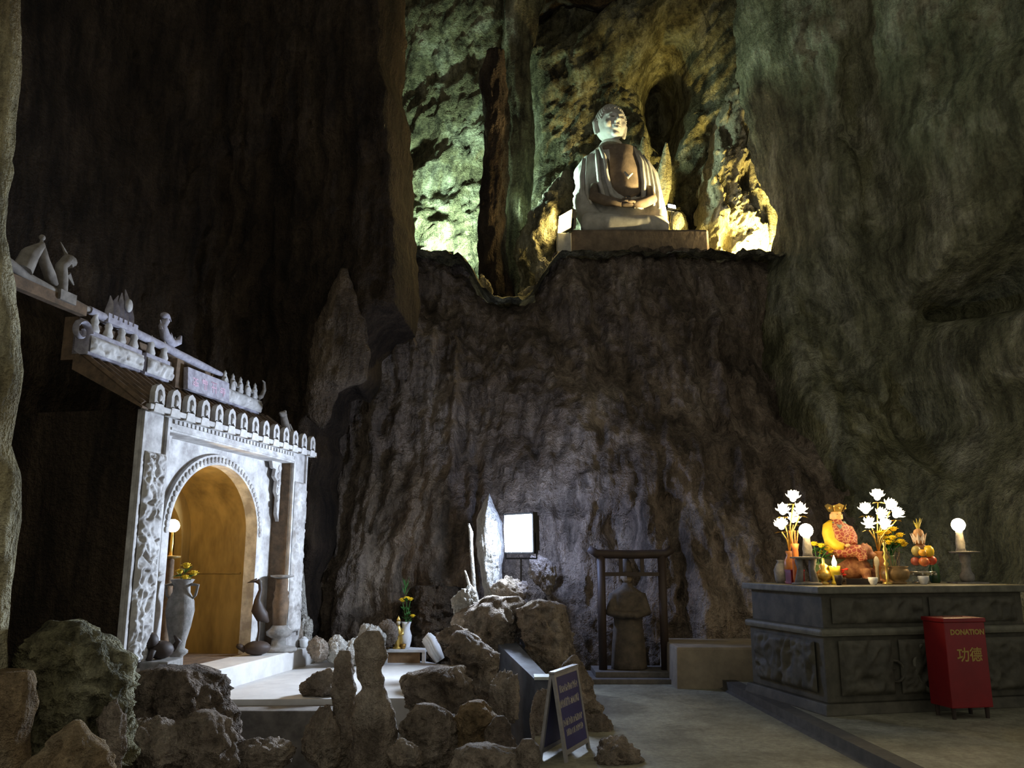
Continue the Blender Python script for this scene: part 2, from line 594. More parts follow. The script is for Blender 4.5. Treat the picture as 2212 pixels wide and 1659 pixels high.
# ledge floor behind the rim
Xl, Yl = np.meshgrid(np.arange(-5, 6.6, 0.08), np.arange(15.7, 21.2, 0.08))
qv = np.column_stack([Xl.ravel(), Yl.ravel(), np.zeros(Xl.size)])
zl = 7.55 + 0.10 * fbm(qv * 1.2, 4) + 0.16 * fbm(qv * 3.1 + 5, 3, True) - 0.1 + 0.0 * Xl.ravel()
c0, c1 = W(1040, 650, 16.4).x, W(1160, 650, 16.4).x
gap = np.exp(-(((Xl.ravel() - (c0 + c1) / 2) / 0.75) ** 4))
zl = zl - gap * 0.95 - 0.25 * np.clip((-0.6 - Xl.ravel()), 0, 1) * 0
ii = np.arange(Xl.size).reshape(Xl.shape)
Q4 = np.column_stack([ii[:-1, :-1].ravel(), ii[:-1, 1:].ravel(), ii[1:, 1:].ravel(), ii[1:, :-1].ravel()])
struct(link('floor_ledge', np_mesh('floor_ledge', np.column_stack([Xl.ravel(), Yl.ravel(), zl]), Q4), ROCK_HIGH, None, 'all'), 'rock ledge high in the cave that carries the seated statue')

# upper back wall: alcove left of the statue and the rock behind it
outB = [(700, -420, 19), (1800, -420, 19), (1800, 620, 20.5), (1500, 640, 20.5), (1150, 690, 20.5), (700, 690, 20.5)]
ctrlB = [(800, -300, 18), (800, 100, 19.5), (800, 400, 20.6), (800, 640, 20.2), (960, -300, 18), (960, 60, 18.8), (960, 300, 20.2), (960, 450, 20.4), (960, 620, 19.8), (1060, 0, 18.5), (1080, 300, 20.0), (1080, 600, 20.2), (1150, 60, 20.4), (1150, 350, 20.4), (1170, 560, 18.6), (1250, 420, 19.2), (1250, 150, 19.6), (1380, 60, 18.9), (1380, 330, 19.8), (1430, 180, 20.6), (1450, 450, 20.6), (1540, 100, 18.9), (1540, 330, 19.6), (1500, 520, 20.0), (1640, 100, 18.5), (1640, 400, 20.0), (1640, 560, 20.0), (1400, -300, 17.5), (1750, -300, 17), (1800, 300, 19), (1800, 600, 19.5)]
struct(rock_wall('wall_back_upper', outB, ctrlB, ROCK_HIGH, step=0.06, flute=0.40, flf=(0.55, 0.45), lump=0.55, lf=0.55, fine=0.18, fn=2.2, seed=3.3, curl=0.0, edge=0.0, diag=-0.55,
                 dents=[(1440, 200, 19.5, 0.5, 1.5, 1.6), (1130, 250, 19.5, 0.35, 2.2, 0.9)]), 'mossy rock wall behind the seated statue')

# right wall
edgeF = [(1590, -420), (1600, 0), (1612, 120), (1640, 230), (1662, 330), (1690, 430), (1696, 520), (1670, 560), (1650, 640), (1640, 760)]
outF = [(x, y, 15.5) for x, y in edgeF] + [(1700, 1000, 14.6), (1720, 1540, 12.6), (2700, 1700, 8.5), (2900, 800, 8.5), (2900, -420, 9)]
ctrlF = [(x, y, 15.3) for x, y in edgeF[::2]] + [(1800, -300, 13.5), (1800, 100, 14.2), (1800, 400, 14.2), (1800, 560, 14.6), (1800, 680, 15.0), (1850, 860, 14.0), (1850, 1000, 13.4), (1850, 1200, 12.9), (1850, 1450, 12.4), (2000, -300, 12.6), (2000, 100, 13.0), (2000, 400, 12.9), (2000, 590, 13.0), (2000, 680, 14.2), (2000, 900, 13.6), (2000, 1200, 12.4), (2000, 1450, 11.8), (2150, 100, 12.0), (2150, 400, 12.0), (2140, 580, 12.4), (2170, 680, 13.3), (2150, 900, 12.4), (2150, 1200, 11.6), (2150, 1450, 11.0), (2500, 0, 9.5), (2500, 600, 9.5), (2500, 1200, 9.0)]
struct(rock_wall('wall_right', outF, ctrlF, ROCK_RIGHT, step=0.05, flute=0.22, flf=(0.7, 0.22), lump=0.35, lf=0.8, fine=0.13, fn=2.6, seed=5.0, curl=1.2, curlR=0.6, edge=0.12,
                 dents=[(1900, 300, 13.5, 0.28, 3.0, 0.55), (2170, 620, 12.6, 0.5, 0.5, 0.9), (1990, 900, 13.3, 0.25, 1.2, 0.5)]), 'green grey cave wall above the offering altar')

# cave roof and the sides towards the mouth
Xc, Yc = np.meshgrid(np.arange(-12, 12.01, 0.25), np.arange(2.5, 22, 0.25))
qv = np.column_stack([Xc.ravel(), Yc.ravel(), np.zeros(Xc.size)])
zc = 15.5 + 1.0 * fbm(qv * 0.4, 4) + np.clip(6 - Yc.ravel(), 0, 3) * 0.5
ii = np.arange(Xc.size).reshape(Xc.shape)
Q4 = np.column_stack([ii[:-1, :-1].ravel(), ii[:-1, 1:].ravel(), ii[1:, 1:].ravel(), ii[1:, :-1].ravel()])
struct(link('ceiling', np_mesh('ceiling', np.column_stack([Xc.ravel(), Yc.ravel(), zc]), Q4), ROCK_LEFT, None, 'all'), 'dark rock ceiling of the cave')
# ------------------------------------------------------------------ lamps
def floodlight(name, label, pos, aim, size, col, watt, estr=12.0, group=None, light=True, pole=0.16, spread=180, added_fill=0):
    """rectangular floodlight: housing with fins, glass face, bracket; faces `aim` (a direction)"""
    d = Vector(aim).normalized()
    M = d.to_track_quat('-Y', 'Z').to_matrix()
    t = thing(name, label, 'floodlight', pos, 0, group)
    w, h = size
    fm = pm('lamp_housing', (0.03, 0.03, 0.032), rough=0.5, metal=0.6)
    hb = MB().box(-w / 2, w / 2, -0.02, 0.06, -h / 2, h / 2, M.to_4x4())
    for k in range(7):
        x = -w / 2 + w * (k + 0.5) / 7
        hb.box(x - 0.006, x + 0.006, 0.06, 0.12, -h * 0.42, h * 0.42, M.to_4x4())
    hb.build('housing', fm, t)
    g = pm('lamp_glass_' + name + '%.2f' % watt, col, col, rough=0.3, bump=0, emit=col, estr=estr)
    MB().box(-w * 0.45, w * 0.45, -0.03, -0.021, -h * 0.45, h * 0.45, M.to_4x4()).build('glass', g, t)
    b = MB()
    for s in (-1, 1):
        b.tube([M @ Vector((s * (w / 2 + 0.012), 0.02, 0)), M @ Vector((s * (w / 2 + 0.012), 0.02, -h / 2 - 0.06))], 0.01, 6)
    b.tube([M @ Vector((-(w / 2 + 0.012), 0.02, -h / 2 - 0.06)), M @ Vector((w / 2 + 0.012, 0.02, -h / 2 - 0.06))], 0.012, 6)
    b.tube([M @ Vector((0, 0.02, -h / 2 - 0.06)), M @ Vector((0, 0.02, -h / 2 - 0.06)) - Vector((0, 0, pole))], 0.014, 6)
    b.build('bracket', fm, t)
    if light:
        l = bpy.data.lights.new('lamp', 'AREA')
        l.shape = 'RECTANGLE'
        l.size, l.size_y = w * 0.9, h * 0.9
        l.color = col
        l.energy = watt
        l.spread = math.radians(spread)
        o = bpy.data.objects.new('lamp', l)
        o.location = d * 0.04
        o.rotation_euler = d.to_track_quat('-Z', 'Y').to_euler()
        o.parent = t
        COL.objects.link(o)
    if added_fill:       # added unseen point lights that brighten the wall and rock nearby
        point(t, -d * 0.30 + Vector((0, 0, 0.22)), (col[0] * 0.62, col[1] * 0.70, col[2]), added_fill, 0.08)
        point(t, Vector((-0.21, 0.17, 0.05)), col, added_fill * 1.2, 0.06)
    return t


def point(parent, loc, col, watt, r=0.04):
    l = bpy.data.lights.new('lamp', 'POINT')
    l.color = col
    l.energy = watt
    l.shadow_soft_size = r
    o = bpy.data.objects.new('lamp', l)
    o.location = loc
    o.parent = parent
    COL.objects.link(o)
    return o


# cool white floodlight among the rocks, turned to the carved gate
FLOODP = W(1122, 1152, 11.3)
floodlight('floodlight', 'blazing blue-white floodlight standing among the rocks before the gate', FLOODP, (-0.76, -0.65, -0.02), (0.60, 0.54), (0.66, 0.79, 1.0), 200, 60, pole=0.45, added_fill=95, spread=135)
# warm one beside the seated statue, cool one in the alcove, yellow one in the niche, small white one
floodlight('floodlight', 'warm yellow floodlight glaring beside the knee of the high stone statue', W(1222, 480, 16.9), (-0.80, -0.52, 0.10), (0.50, 0.46), (1.0, 0.76, 0.30), 90, 40)
floodlight('floodlight', 'greenish white floodlight tucked low in the pale rock alcove', W(962, 556, 19.0), (0.0, 0.62, 0.78), (0.4, 0.3), (0.64, 1.0, 0.80), 330, 30, spread=150)
floodlight('floodlight', 'added unseen greenish fill lamp behind the dark rock pillar, facing the seated statue', W(1066, 440, 17.98), (0.98, -0.12, 0.02), (0.26, 0.2), (0.66, 1.0, 0.84), 110, 12, spread=90)  # added hidden lamp that gives the statue its greenish side
floodlight('floodlight', 'added unseen warm fill lamp at the niche side of the ledge, facing the seated statue', W(1690, 556, 16.9), (-0.90, 0.16, 0.40), (0.26, 0.16), (1.0, 0.78, 0.36), 170, 12, spread=60)  # added hidden lamp that gives the statue its warm side
floodlight('floodlight', 'yellow floodlight hidden at the foot of the golden stalactite niche', W(1650, 562, 16.95), (-0.08, 0.84, 0.52), (0.4, 0.26), (1.0, 0.79, 0.24), 340, 30, spread=100)
floodlight('floodlight', 'small white floodlight behind the shoulder side of the high stone statue', W(1450, 447, 18.2), (0.35, -0.85, 0.2), (0.22, 0.10), (0.85, 0.93, 1.0), 18, 25, pole=0.5)

# ------------------------------------------------------------------ terrace before the gate
z_t = 0.12
tp = [Wz(395, 1512, z_t), Wz(905, 1508, z_t), Wz(955, 1436, z_t), Vector((-1.6, 12.9, z_t)), Vector((-3.4, 12.9, z_t)), Vector((-4.0, 9.3, z_t))]
mb = MB()
n = len(tp)
mb.add([(p.x, p.y, z_t) for p in tp] + [(p.x, p.y, -0.3) for p in tp], [tuple(range(n))] + [(i, (i + 1) % n, (i + 1) % n + n, i + n) for i in range(n)])
struct(mb.build('floor_terrace', TERR), 'pale stone terrace floor lit by the floodlight')
kb = MB()
a, b = Wz(400, 1524, 0.06), Wz(760, 1524, 0.06)
kb.box(a.x, b.x, a.y - 0.30, a.y + 0.12, -0.85, 0.06)
struct(kb.build('trim_terrace', pm('kerb_stone', (0.20, 0.18, 0.16), (0.10, 0.09, 0.08), rough=0.8, scale=6, bump=0.3), bevel=0.015), 'dark stone kerb wall in front of the terrace')

# ------------------------------------------------------------------ the carved gate (local: x along the front, y into the wall, z up)
GO = Vector((-3.67, 8.15, 0))
GR = math.atan2(0.984, 0.179)
STONE = pm('carved_gate_stone', (0.60, 0.58, 0.56), (0.30, 0.28, 0.265), rough=0.75, scale=5, bump=0.3)
STONE_B = pm('gate_stone_shadow', (0.27, 0.245, 0.215), (0.15, 0.13, 0.11), rough=0.85, scale=9, bump=0.3)  # darker copy of the gate stone, weaker floodlight put into the colour
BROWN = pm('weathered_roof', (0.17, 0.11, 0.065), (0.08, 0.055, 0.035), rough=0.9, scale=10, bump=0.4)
WARM = pm('ochre_plaster', (0.27, 0.18, 0.06), (0.12, 0.078, 0.026), rough=0.3, scale=3, bump=0.12, stretch=(1, 1, 0.3))
gate = thing('shrine_gate', 'pale carved stone shrine gate with round arch and ornate tiled roof', 'gate', GO, GR)
ZB = 0.35


def carved(w, h, amp, freq, seed, step=0.016):
    """a carved panel: scrolls and foliage in relief, front towards -y, lower left corner at the origin"""
    nx, nz = int(w / step) + 1, int(h / step) + 1
    X, Z = np.meshgrid(np.linspace(0, w, nx), np.linspace(0, h, nz))
    p = np.column_stack([X.ravel() * freq, np.full(X.size, seed), Z.ravel() * freq * 0.8])
    wv = np.column_stack([fbm(p * 0.5, 2), fbm(p * 0.5 + 21, 2), fbm(p * 0.5 + 43, 2)])
    n = np.clip(fbm(p + wv * 1.6, 2, True) * 1.4, -1, 1)
    e = np.minimum(np.minimum(X, w - X), np.minimum(Z, h - Z)).ravel()
    n = n * np.clip(e / 0.03, 0, 1)
    Y = -amp * (0.4 + n)
    ii = np.arange(X.size).reshape(X.shape)
    Q = np.column_stack([ii[:-1, :-1].ravel(), ii[:-1, 1:].ravel(), ii[1:, 1:].ravel(), ii[1:, :-1].ravel()])
    return np_mesh('carved_panel', np.column_stack([X.ravel(), Y, Z.ravel()]), Q)


MB().box(-0.25, 4.15, -0.18, 1.05, -0.2, ZB).build('step', TERR, gate, bevel=0.012)
for s0, s1, sd in ((0.0, 0.45, 1.0), (3.45, 3.9, 4.0)):
    c = MB().box(s0, s1, 0.0, 0.27 if s0 > 1 else 0.05, ZB, 3.0).build('column', STONE, gate, bevel=0.008)
    o = link('carved_panel', carved(s1 - s0 - 0.11, 2.02, 0.05, 8.5, sd, 0.012), STONE, c, 'all')
    o.location = (s0 + 0.055, -0.016, ZB + 0.22)
    fr = MB()
    for x0, x1 in ((s0, s0 + 0.045), (s1 - 0.045, s1)):
        fr.box(x0, x1, -0.035, 0.0, ZB, 2.99)
    fr.box(s0, s1, -0.035, 0, ZB, ZB + 0.16)
    fr.build('frame_moulding', STONE, c, bevel=0.006)
MB().box(3.435, 3.45, 0.012, 0.25, ZB + 0.02, 2.84).build('jamb_shade_panel', BROWN, gate)  # added dark panel standing in for shade on the column's inner face
li = MB().box(0.44, 3.46, -0.03, 0.27, 2.84, 3.0).build('lintel', STONE, gate, bevel=0.008)
mb = MB()
for k in range(36):
    x = 0.5 + k * 0.082
    mb.box(x, x + 0.05, -0.05, -0.03, 2.93, 2.97)
mb.box(0.46, 3.44, -0.045, -0.03, 2.86, 2.885)
mb.build('lintel_beading', STONE, li)
# arch panel with the round-headed opening
AC, AW, ASZ, ARZ = 1.95, 1.0, 1.85, 0.80


def arch_pts(w, zs, rise, n=24, zb=ZB):
    return [(AC - w, zb)] + [(AC - w * math.cos(PI * k / n), zs + rise * math.sin(PI * k / n)) for k in range(n + 1)] + [(AC + w, zb)]


def arch_wall(mb, s0, s1, z1, w, zs, rise, y0, y1, zb=ZB):
    A = arch_pts(w, zs, rise, zb=zb)
    n = len(A)
    B = []
    for i, (x, z) in enumerate(A):       # outer rectangle point for each arch point
        if i == 0:
            B.append((s0, zb))
        elif i == n - 1:
            B.append((s1, zb))
        else:
            k = (i - 1) / (n - 3)
            if k < 0.25:
                B.append((s0, zs + (z1 - zs) * k / 0.25))
            elif k > 0.75:
                B.append((s1, zs + (z1 - zs) * (1 - k) / 0.25))
            else:
                B.append((s0 + (s1 - s0) * (k - 0.25) / 0.5, z1))
    for y in (y0, y1):
        mb.add([(x, y, z) for x, z in A] + [(x, y, z) for x, z in B], [(i, i + 1, i + 1 + n, i + n) for i in range(n - 1)])
    mb.add([(x, y0, z) for x, z in A] + [(x, y1, z) for x, z in A], [(i, i + 1, i + 1 + n, i + n) for i in range(n - 1)])
    return mb


arch_wall(MB(), 0.44, 3.46, 2.9, AW, ASZ, ARZ, 0.25, 0.36).build('arch_panel', STONE, gate)
rg = MB()
A = arch_pts(AW, ASZ, ARZ, 40)
Bq = arch_pts(AW + 0.13, ASZ, ARZ + 0.12, 40)
n = len(A)
rg.add([(x, 0.20, z) for x, z in A] + [(x, 0.20, z) for x, z in Bq] + [(x, 0.26, z) for x, z in A] + [(x, 0.26, z) for x, z in Bq],
       [(i, i + 1, i + 1 + n, i + n) for i in range(n - 1)] + [(i, i + 1, i + 1 + 2 * n, i + 2 * n) for i in range(n - 1)] + [(i + n, i + 1 + n, i + 1 + 3 * n, i + 3 * n) for i in range(n - 1)])
for i in range(1, n - 1):
    mx, mz = (A[i][0] + Bq[i][0]) / 2, (A[i][1] + Bq[i][1]) / 2
    rg.ell((mx, 0.195, mz), (0.036, 0.022, 0.036), 8, 5)
rg.build('arch_moulding', STONE, gate)
for s, xx in ((1, 0.47), (-1, 3.43)):
    b = MB()
    pts = [(0, 0), (0.30, 0), (0.26, -0.09), (0.17, -0.10), (0.20, -0.20), (0.11, -0.26), (0.13, -0.40), (0.06, -0.48), (0.07, -0.70), (0.0, -0.80)]
    b.prism([(s * x, z) for x, z in pts], 0.14, 0.19, Matrix.Translation((xx, 0, 2.84)))
    for k in range(6):
        b.ell((xx + s * (0.06 + 0.02 * (k % 2)), 0.135, 2.76 - k * 0.1), (0.045 - k * 0.003, 0.02, 0.045), 8, 5)
    b.build('corner_bracket', STONE, gate)
# corridor behind the arch, warm plaster
vt = MB()
A = arch_pts(AW, ASZ, ARZ, 28, zb=ZB - 0.01)
n = len(A)
vt.add([(x, 0.36, z) for x, z in A] + [(x, 1.15, z) for x, z in A], [(i, i + 1, i + 1 + n, i + n) for i in range(n - 1)])
vt.build('corridor_vault', WARM, gate, smooth=True)
# panel joints in the corridor lining
for z in (1.35, 2.05):
    MB().box(2.935, 2.952, 0.4, 1.15, z, z + 0.02).build('lining_joint', WARM, gate)
arch_wall(MB(), 0.7, 3.2, 2.85, 0.80, 1.75, 0.62, 1.15, 1.25).build('inner_arch_wall', WARM, gate)
rm = MB()
rm.add([(0.5, 1.25, ZB), (3.4, 1.25, ZB), (3.4, 2.6, ZB), (0.5, 2.6, ZB), (0.5, 1.25, 2.9), (3.4, 1.25, 2.9), (3.4, 2.6, 2.9), (0.5, 2.6, 2.9)], [(0, 1, 2, 3), (4, 5, 6, 7), (1, 2, 6, 5), (2, 3, 7, 6), (3, 0, 4, 7)])
rm.build('inner_room', WARM, gate)
MB().box(0.5, 3.4, 0.3, 2.6, ZB - 0.02, ZB + 0.004).build('corridor_floor', BROWN, gate)
# side wall left of the columns
MB().box(0.01, 0.44, 0.05, 1.6, -0.4, 3.0).build('return_wall', ROCK_LEFT, gate)  # plain flank wall; shade away from the floodlight put into its dark colour
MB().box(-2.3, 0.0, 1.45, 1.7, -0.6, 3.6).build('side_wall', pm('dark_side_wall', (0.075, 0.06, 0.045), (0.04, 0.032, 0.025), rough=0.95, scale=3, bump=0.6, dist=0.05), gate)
# lower roof: brown slope with ribs behind a row of looped end tiles
rf = MB()
rf.add([(-0.15, -0.10, 3.0), (4.05, -0.10, 3.0), (4.05, 0.72, 3.60), (-0.15, 0.72, 3.60), (-0.15, -0.10, 2.98), (4.05, -0.10, 2.98), (4.05, 0.72, 3.4), (-0.15, 0.72, 3.4)],
       [(0, 1, 2, 3), (4, 5, 1, 0), (1, 5, 6, 2), (0, 3, 7, 4), (4, 7, 6, 5)])
lower = rf.build('lower_roof', BROWN, gate)
for k in range(28):
    x = -0.1 + k * 0.151
    MB().tube([(x, -0.08, 3.03), (x, 0.70, 3.60)], 0.035, 6).build('tile_rib', BROWN, lower)
# cornice with scalloped edge and the loop tiles
MB().box(-0.06, 3.98, -0.13, -0.02, 2.99, 3.045).build('cornice', STONE, gate, bevel=0.01)
loop = MB()
outer = [(-0.085, 0.0), (-0.085, 0.11), (-0.06, 0.175), (0, 0.205), (0.06, 0.175), (0.085, 0.11), (0.085, 0)]
inner = [(-0.042, 0.02), (-0.042, 0.10), (-0.03, 0.135), (0, 0.15), (0.03, 0.135), (0.042, 0.10), (0.042, 0.02)]
n = 7
for y in (-0.03, 0.03):
    loop.add([(x, y, z) for x, z in outer] + [(x, y, z) for x, z in inner], [(i, i + 1, i + 1 + n, i + n) for i in range(n - 1)])
loop.add([(x, -0.03, z) for x, z in outer] + [(x, 0.03, z) for x, z in outer], [(i, i + 1, i + 1 + n, i + n) for i in range(n - 1)])
loop.add([(x, -0.03, z) for x, z in inner] + [(x, 0.03, z) for x, z in inner], [(i, i + 1, i + 1 + n, i + n) for i in range(n - 1)])
loop.add([(-0.04, 0.0, 0.02), (0.04, 0.0, 0.02), (0.04, 0.0, 0.1), (0, 0, 0.14), (-0.04, 0, 0.1)], [(0, 1, 2, 3, 4)])
loop.box(-0.09, 0.09, -0.035, 0.035, -0.09, 0.0, None, 0.02, 0)
loop.ell((0, -0.035, 0.06), (0.028, 0.015, 0.035), 8, 5)
l0 = loop.build('loop_tile', STONE, gate)
l0.location = (0.08, -0.10, 3.06)
for k in range(1, 14):
    c = l0.copy()
    COL.objects.link(c)
    c.parent = gate
    c.location = (0.08 + k * 0.288, -0.10, 3.06)
# upper tier: carved frieze, plaque, ridge
TH = pm('lavender_stone', (0.42, 0.40, 0.45), (0.24, 0.225, 0.26), rough=0.8, scale=12, bump=0.3)
for x0, x1, sd in ((-0.15, 0.72, 2.0), (0.80, 1.30, 3.0), (2.46, 3.5, 6.0)):
    fz = MB().box(x0, x1, 0.56, 0.75, 3.55, 3.74 if x0 > 2 else 3.80).build('frieze_block', TH, gate, bevel=0.01)
    o = link('carved_panel', carved(x1 - x0, 0.17, 0.035, 9, sd), STONE, fz, 'all')
    o.location = (x0, 0.55, 3.57)
    nn = max(2, int((x1 - x0) / 0.2))
    for k in range(nn):      # little carved figures standing on the frieze
        x = x0 + (k + 0.5) * (x1 - x0) / nn
        MB().lathe([(0.05, 0), (0.062, 0.05), (0.04, 0.11), (0.05, 0.14), (0.025, 0.19), (0.03, 0.21), (0.004, 0.25)], (x, 0.60, 3.74 if x0 > 2 else 3.78), 8, 1.1, 0.7).build('frieze_figure', STONE, gate, 'all')
MB().box(1.30, 1.44, 0.5, 0.7, 3.5, 3.85).build('roof_gap_block', BROWN, gate)
MB().box(-0.15, 2.5, 0.72, 0.86, 3.5, 3.95).build('upper_wall', BROWN, gate)
rd = MB()
rd.tube([(-0.12, 0.62, 4.02), (0.6, 0.62, 3.99), (2.0, 0.62, 3.93), (2.5, 0.62, 3.92)], [0.045, 0.05, 0.05, 0.03], 8)
MB().tube([(-1.35, 0.62, 4.16), (-1.0, 0.62, 4.08), (-0.3, 0.62, 4.03), (-0.10, 0.62, 4.02)], [0.05, 0.045, 0.035, 0.03], 8).build('side_ridge', STONE_B, gate, smooth=True)  # split from the ridge to carry the painted shade tone
rd.build('ridge', TH, gate, smooth=True)
MB().box(-1.4, -0.2, 0.58, 0.66, 3.93, 4.04).build('side_roof', BROWN, gate)
M0 = Matrix.Translation((1.42, 0.44, 3.50)) @ Matrix.Rotation(math.radians(-4), 4, 'X')
pl = MB().box(0, 0.97, -0.03, 0.03, 0, 0.27, M0).build('plaque', TH, gate, bevel=0.008)
PINK = pm('faded_pink_paint', (0.62, 0.42, 0.50), (0.55, 0.36, 0.45), rough=0.8, bump=0)
rr = random.Random(3)
for k in range(4):           # worn brush characters, no longer legible
    ch = MB()
    cx = 0.17 + k * 0.21
    for _ in range(3):
        z = 0.07 + rr.random() * 0.13
        ch.box(cx - 0.05 - rr.random() * 0.02, cx + 0.05 + rr.random() * 0.02, -0.034, -0.028, z, z + 0.015, M0)
    for _ in range(2):
        x = cx - 0.04 + rr.random() * 0.08
        ch.box(x, x + 0.014, -0.034, -0.028, 0.06, 0.20 - rr.random() * 0.04, M0)
    ch.build('painted_character', PINK, pl)


def swirl(mb, c, r, turns, w, y, sgn=1, up=0.0, flat=0.6):
    pts = []
    for k in range(int(14 * turns) + 1):
        a = 2 * PI * k / 14
        q = r * (1 - 0.75 * k / (14 * turns))
        pts.append((c[0] + sgn * q * math.cos(a), y, c[1] + q * math.sin(a) + up * k))
    mb.tube(pts, [w * (1 - 0.6 * k / len(pts)) for k in range(len(pts))], 6, flat)


def flames(mb, c, n, h, w, y, rnd):
    for k in range(n):
        x = c[0] + (k - (n - 1) / 2) * w
        hh = h * (1 - 0.5 * abs(k - (n - 1) / 2) / max(n / 2, 1)) * (0.8 + 0.4 * rnd.random())
        lean = (rnd.random() - 0.5) * w
        mb.tube([(x, y, c[1]), (x + lean * 0.6, y, c[1] + hh * 0.4), (x - lean * 0.3, y, c[1] + hh * 0.75), (x + lean, y, c[1] + hh)], [w * 0.75, w * 0.6, w * 0.35, 0.006], 6, 0.5)


rn = random.Random(9)
# flaming jewel
fj = MB()
flames(fj, (0.36, 4.02), 5, 0.42, 0.085, 0.62, rn)
fj.box(0.12, 0.62, 0.57, 0.67, 3.96, 4.06)
fjo = fj.build('flame_ornament', TH, gate, smooth=True)
MB().ell((0.40, 0.55, 4.22), (0.055, 0.03, 0.075), 12, 8).build('jewel', STONE, fjo, 'all')
# dragon on the ridge
dg = MB()
dg.tube([(1.15, 0.62, 4.36), (1.19, 0.62, 4.28), (1.14, 0.62, 4.2), (1.2, 0.62, 4.1), (1.36, 0.62, 4.04), (1.48, 0.62, 4.1), (1.52, 0.62, 4.18)], [0.02, 0.05, 0.05, 0.06, 0.055, 0.045, 0.015], 8)
dg.ell((1.17, 0.62, 4.33), (0.075, 0.05, 0.045), 10, 6)
for k in range(5):
    dg.tube([(1.12 + 0.07 * k, 0.62, 4.16 - 0.02 * k), (1.08 + 0.08 * k, 0.62, 4.26 - 0.03 * k)], [0.025, 0.003], 5)
dg.tube([(1.2, 0.62, 4.36), (1.26, 0.62, 4.34), (1.30, 0.62, 4.30)], [0.018, 0.014, 0.004], 5)
dg.build('ridge_dragon', TH, gate, smooth=True)
# far left dragon and phoenix on the side ridge
dg = MB()
dg.tube([(-1.05, 0.62, 4.12), (-0.98, 0.62, 4.3), (-0.86, 0.62, 4.42), (-0.8, 0.62, 4.3), (-0.7, 0.62, 4.18), (-0.62, 0.62, 4.12)], [0.09, 0.08, 0.05, 0.05, 0.055, 0.03], 8)
dg.tube([(-0.86, 0.62, 4.42), (-0.86, 0.62, 4.5)], [0.025, 0.012], 6)
dg.ell((-0.86, 0.62, 4.51), 0.03, 8, 6)
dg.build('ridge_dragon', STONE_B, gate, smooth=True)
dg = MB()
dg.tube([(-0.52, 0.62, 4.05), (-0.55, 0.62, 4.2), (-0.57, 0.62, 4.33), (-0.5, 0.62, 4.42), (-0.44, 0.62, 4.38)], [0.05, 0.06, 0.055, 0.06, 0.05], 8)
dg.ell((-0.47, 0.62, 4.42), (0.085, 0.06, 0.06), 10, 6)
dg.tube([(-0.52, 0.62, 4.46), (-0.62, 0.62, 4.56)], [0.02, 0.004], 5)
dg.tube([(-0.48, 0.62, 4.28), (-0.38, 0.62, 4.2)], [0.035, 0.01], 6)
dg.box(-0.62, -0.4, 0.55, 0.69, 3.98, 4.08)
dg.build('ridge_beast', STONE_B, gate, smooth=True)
# curled ends
cu = MB()
swirl(cu, (-0.25, 3.76), 0.12, 1.2, 0.05, 0.58)
cu.build('curled_finial', TH, gate, smooth=True)
cu = MB()
cu.tube([(3.5, 0.62, 3.78), (3.64, 0.62, 3.84), (3.72, 0.62, 3.95), (3.70, 0.62, 4.06), (3.64, 0.62, 4.08)], [0.04, 0.035, 0.028, 0.02, 0.006], 8)
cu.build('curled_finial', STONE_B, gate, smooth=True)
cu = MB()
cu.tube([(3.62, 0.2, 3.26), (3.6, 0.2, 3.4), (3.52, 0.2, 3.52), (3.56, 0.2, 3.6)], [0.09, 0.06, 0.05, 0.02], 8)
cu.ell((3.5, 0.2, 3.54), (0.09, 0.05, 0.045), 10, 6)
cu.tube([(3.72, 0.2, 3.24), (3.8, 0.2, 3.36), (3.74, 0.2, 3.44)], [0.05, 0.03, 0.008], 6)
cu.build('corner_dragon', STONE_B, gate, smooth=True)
swirl_mb = MB()
for k in range(5):
    swirl(swirl_mb, (2.55 + k * 0.2, 3.82), 0.07, 1.1, 0.028, 0.58, 1 if k % 2 else -1)
swirl_mb.build('scroll_cresting', STONE, gate, smooth=True)


def gl(s, t, z=ZB):
    """a point of the gate's own axes in the place"""
    return GO + Vector((0.179 * s - 0.984 * t, 0.984 * s + 0.179 * t, z))


# lamp on a tall stand inside the corridor
lp = gl(1.65, 0.6)
ls = thing('lamp_stand', 'tall stand with glowing bulb inside the warm lit archway', 'lamp', lp)
MB().lathe([(0.15, 0), (0.15, 0.04), (0.07, 0.08), (0.05, 0.3), (0.07, 0.6), (0.05, 0.9), (0.045, 1.18), (0.02, 1.2)], seg=16).build('stand', BROWN, ls, 'all')
MB().lathe([(0.02, 1.19), (0.11, 1.205), (0.115, 1.225), (0.02, 1.23)], seg=20).build('plate', WARM, ls, 'all')
MB().lathe([(0.022, 1.22), (0.016, 1.3), (0.022, 1.36), (0.014, 1.5), (0.024, 1.52)], seg=10).build('candle_tube', pm('gold_metal', (0.75, 0.52, 0.14), (0.6, 0.4, 0.1), rough=0.35, metal=0.9), ls, 'all')
BULB = pm('glowing_bulb', (1, 0.85, 0.55), (1, 0.85, 0.55), bump=0, emit=(1.0, 0.80, 0.48), estr=60)
MB().ell((0, 0, 1.57), 0.075, 14, 10).build('bulb', BULB, ls, 'all')
point(ls, (0.06, 0.13, 1.60), (1.0, 0.68, 0.24), 19, 0.05)
point(ls, (-0.06, -0.13, 1.60), (1.0, 0.66, 0.22), 6, 0.05)
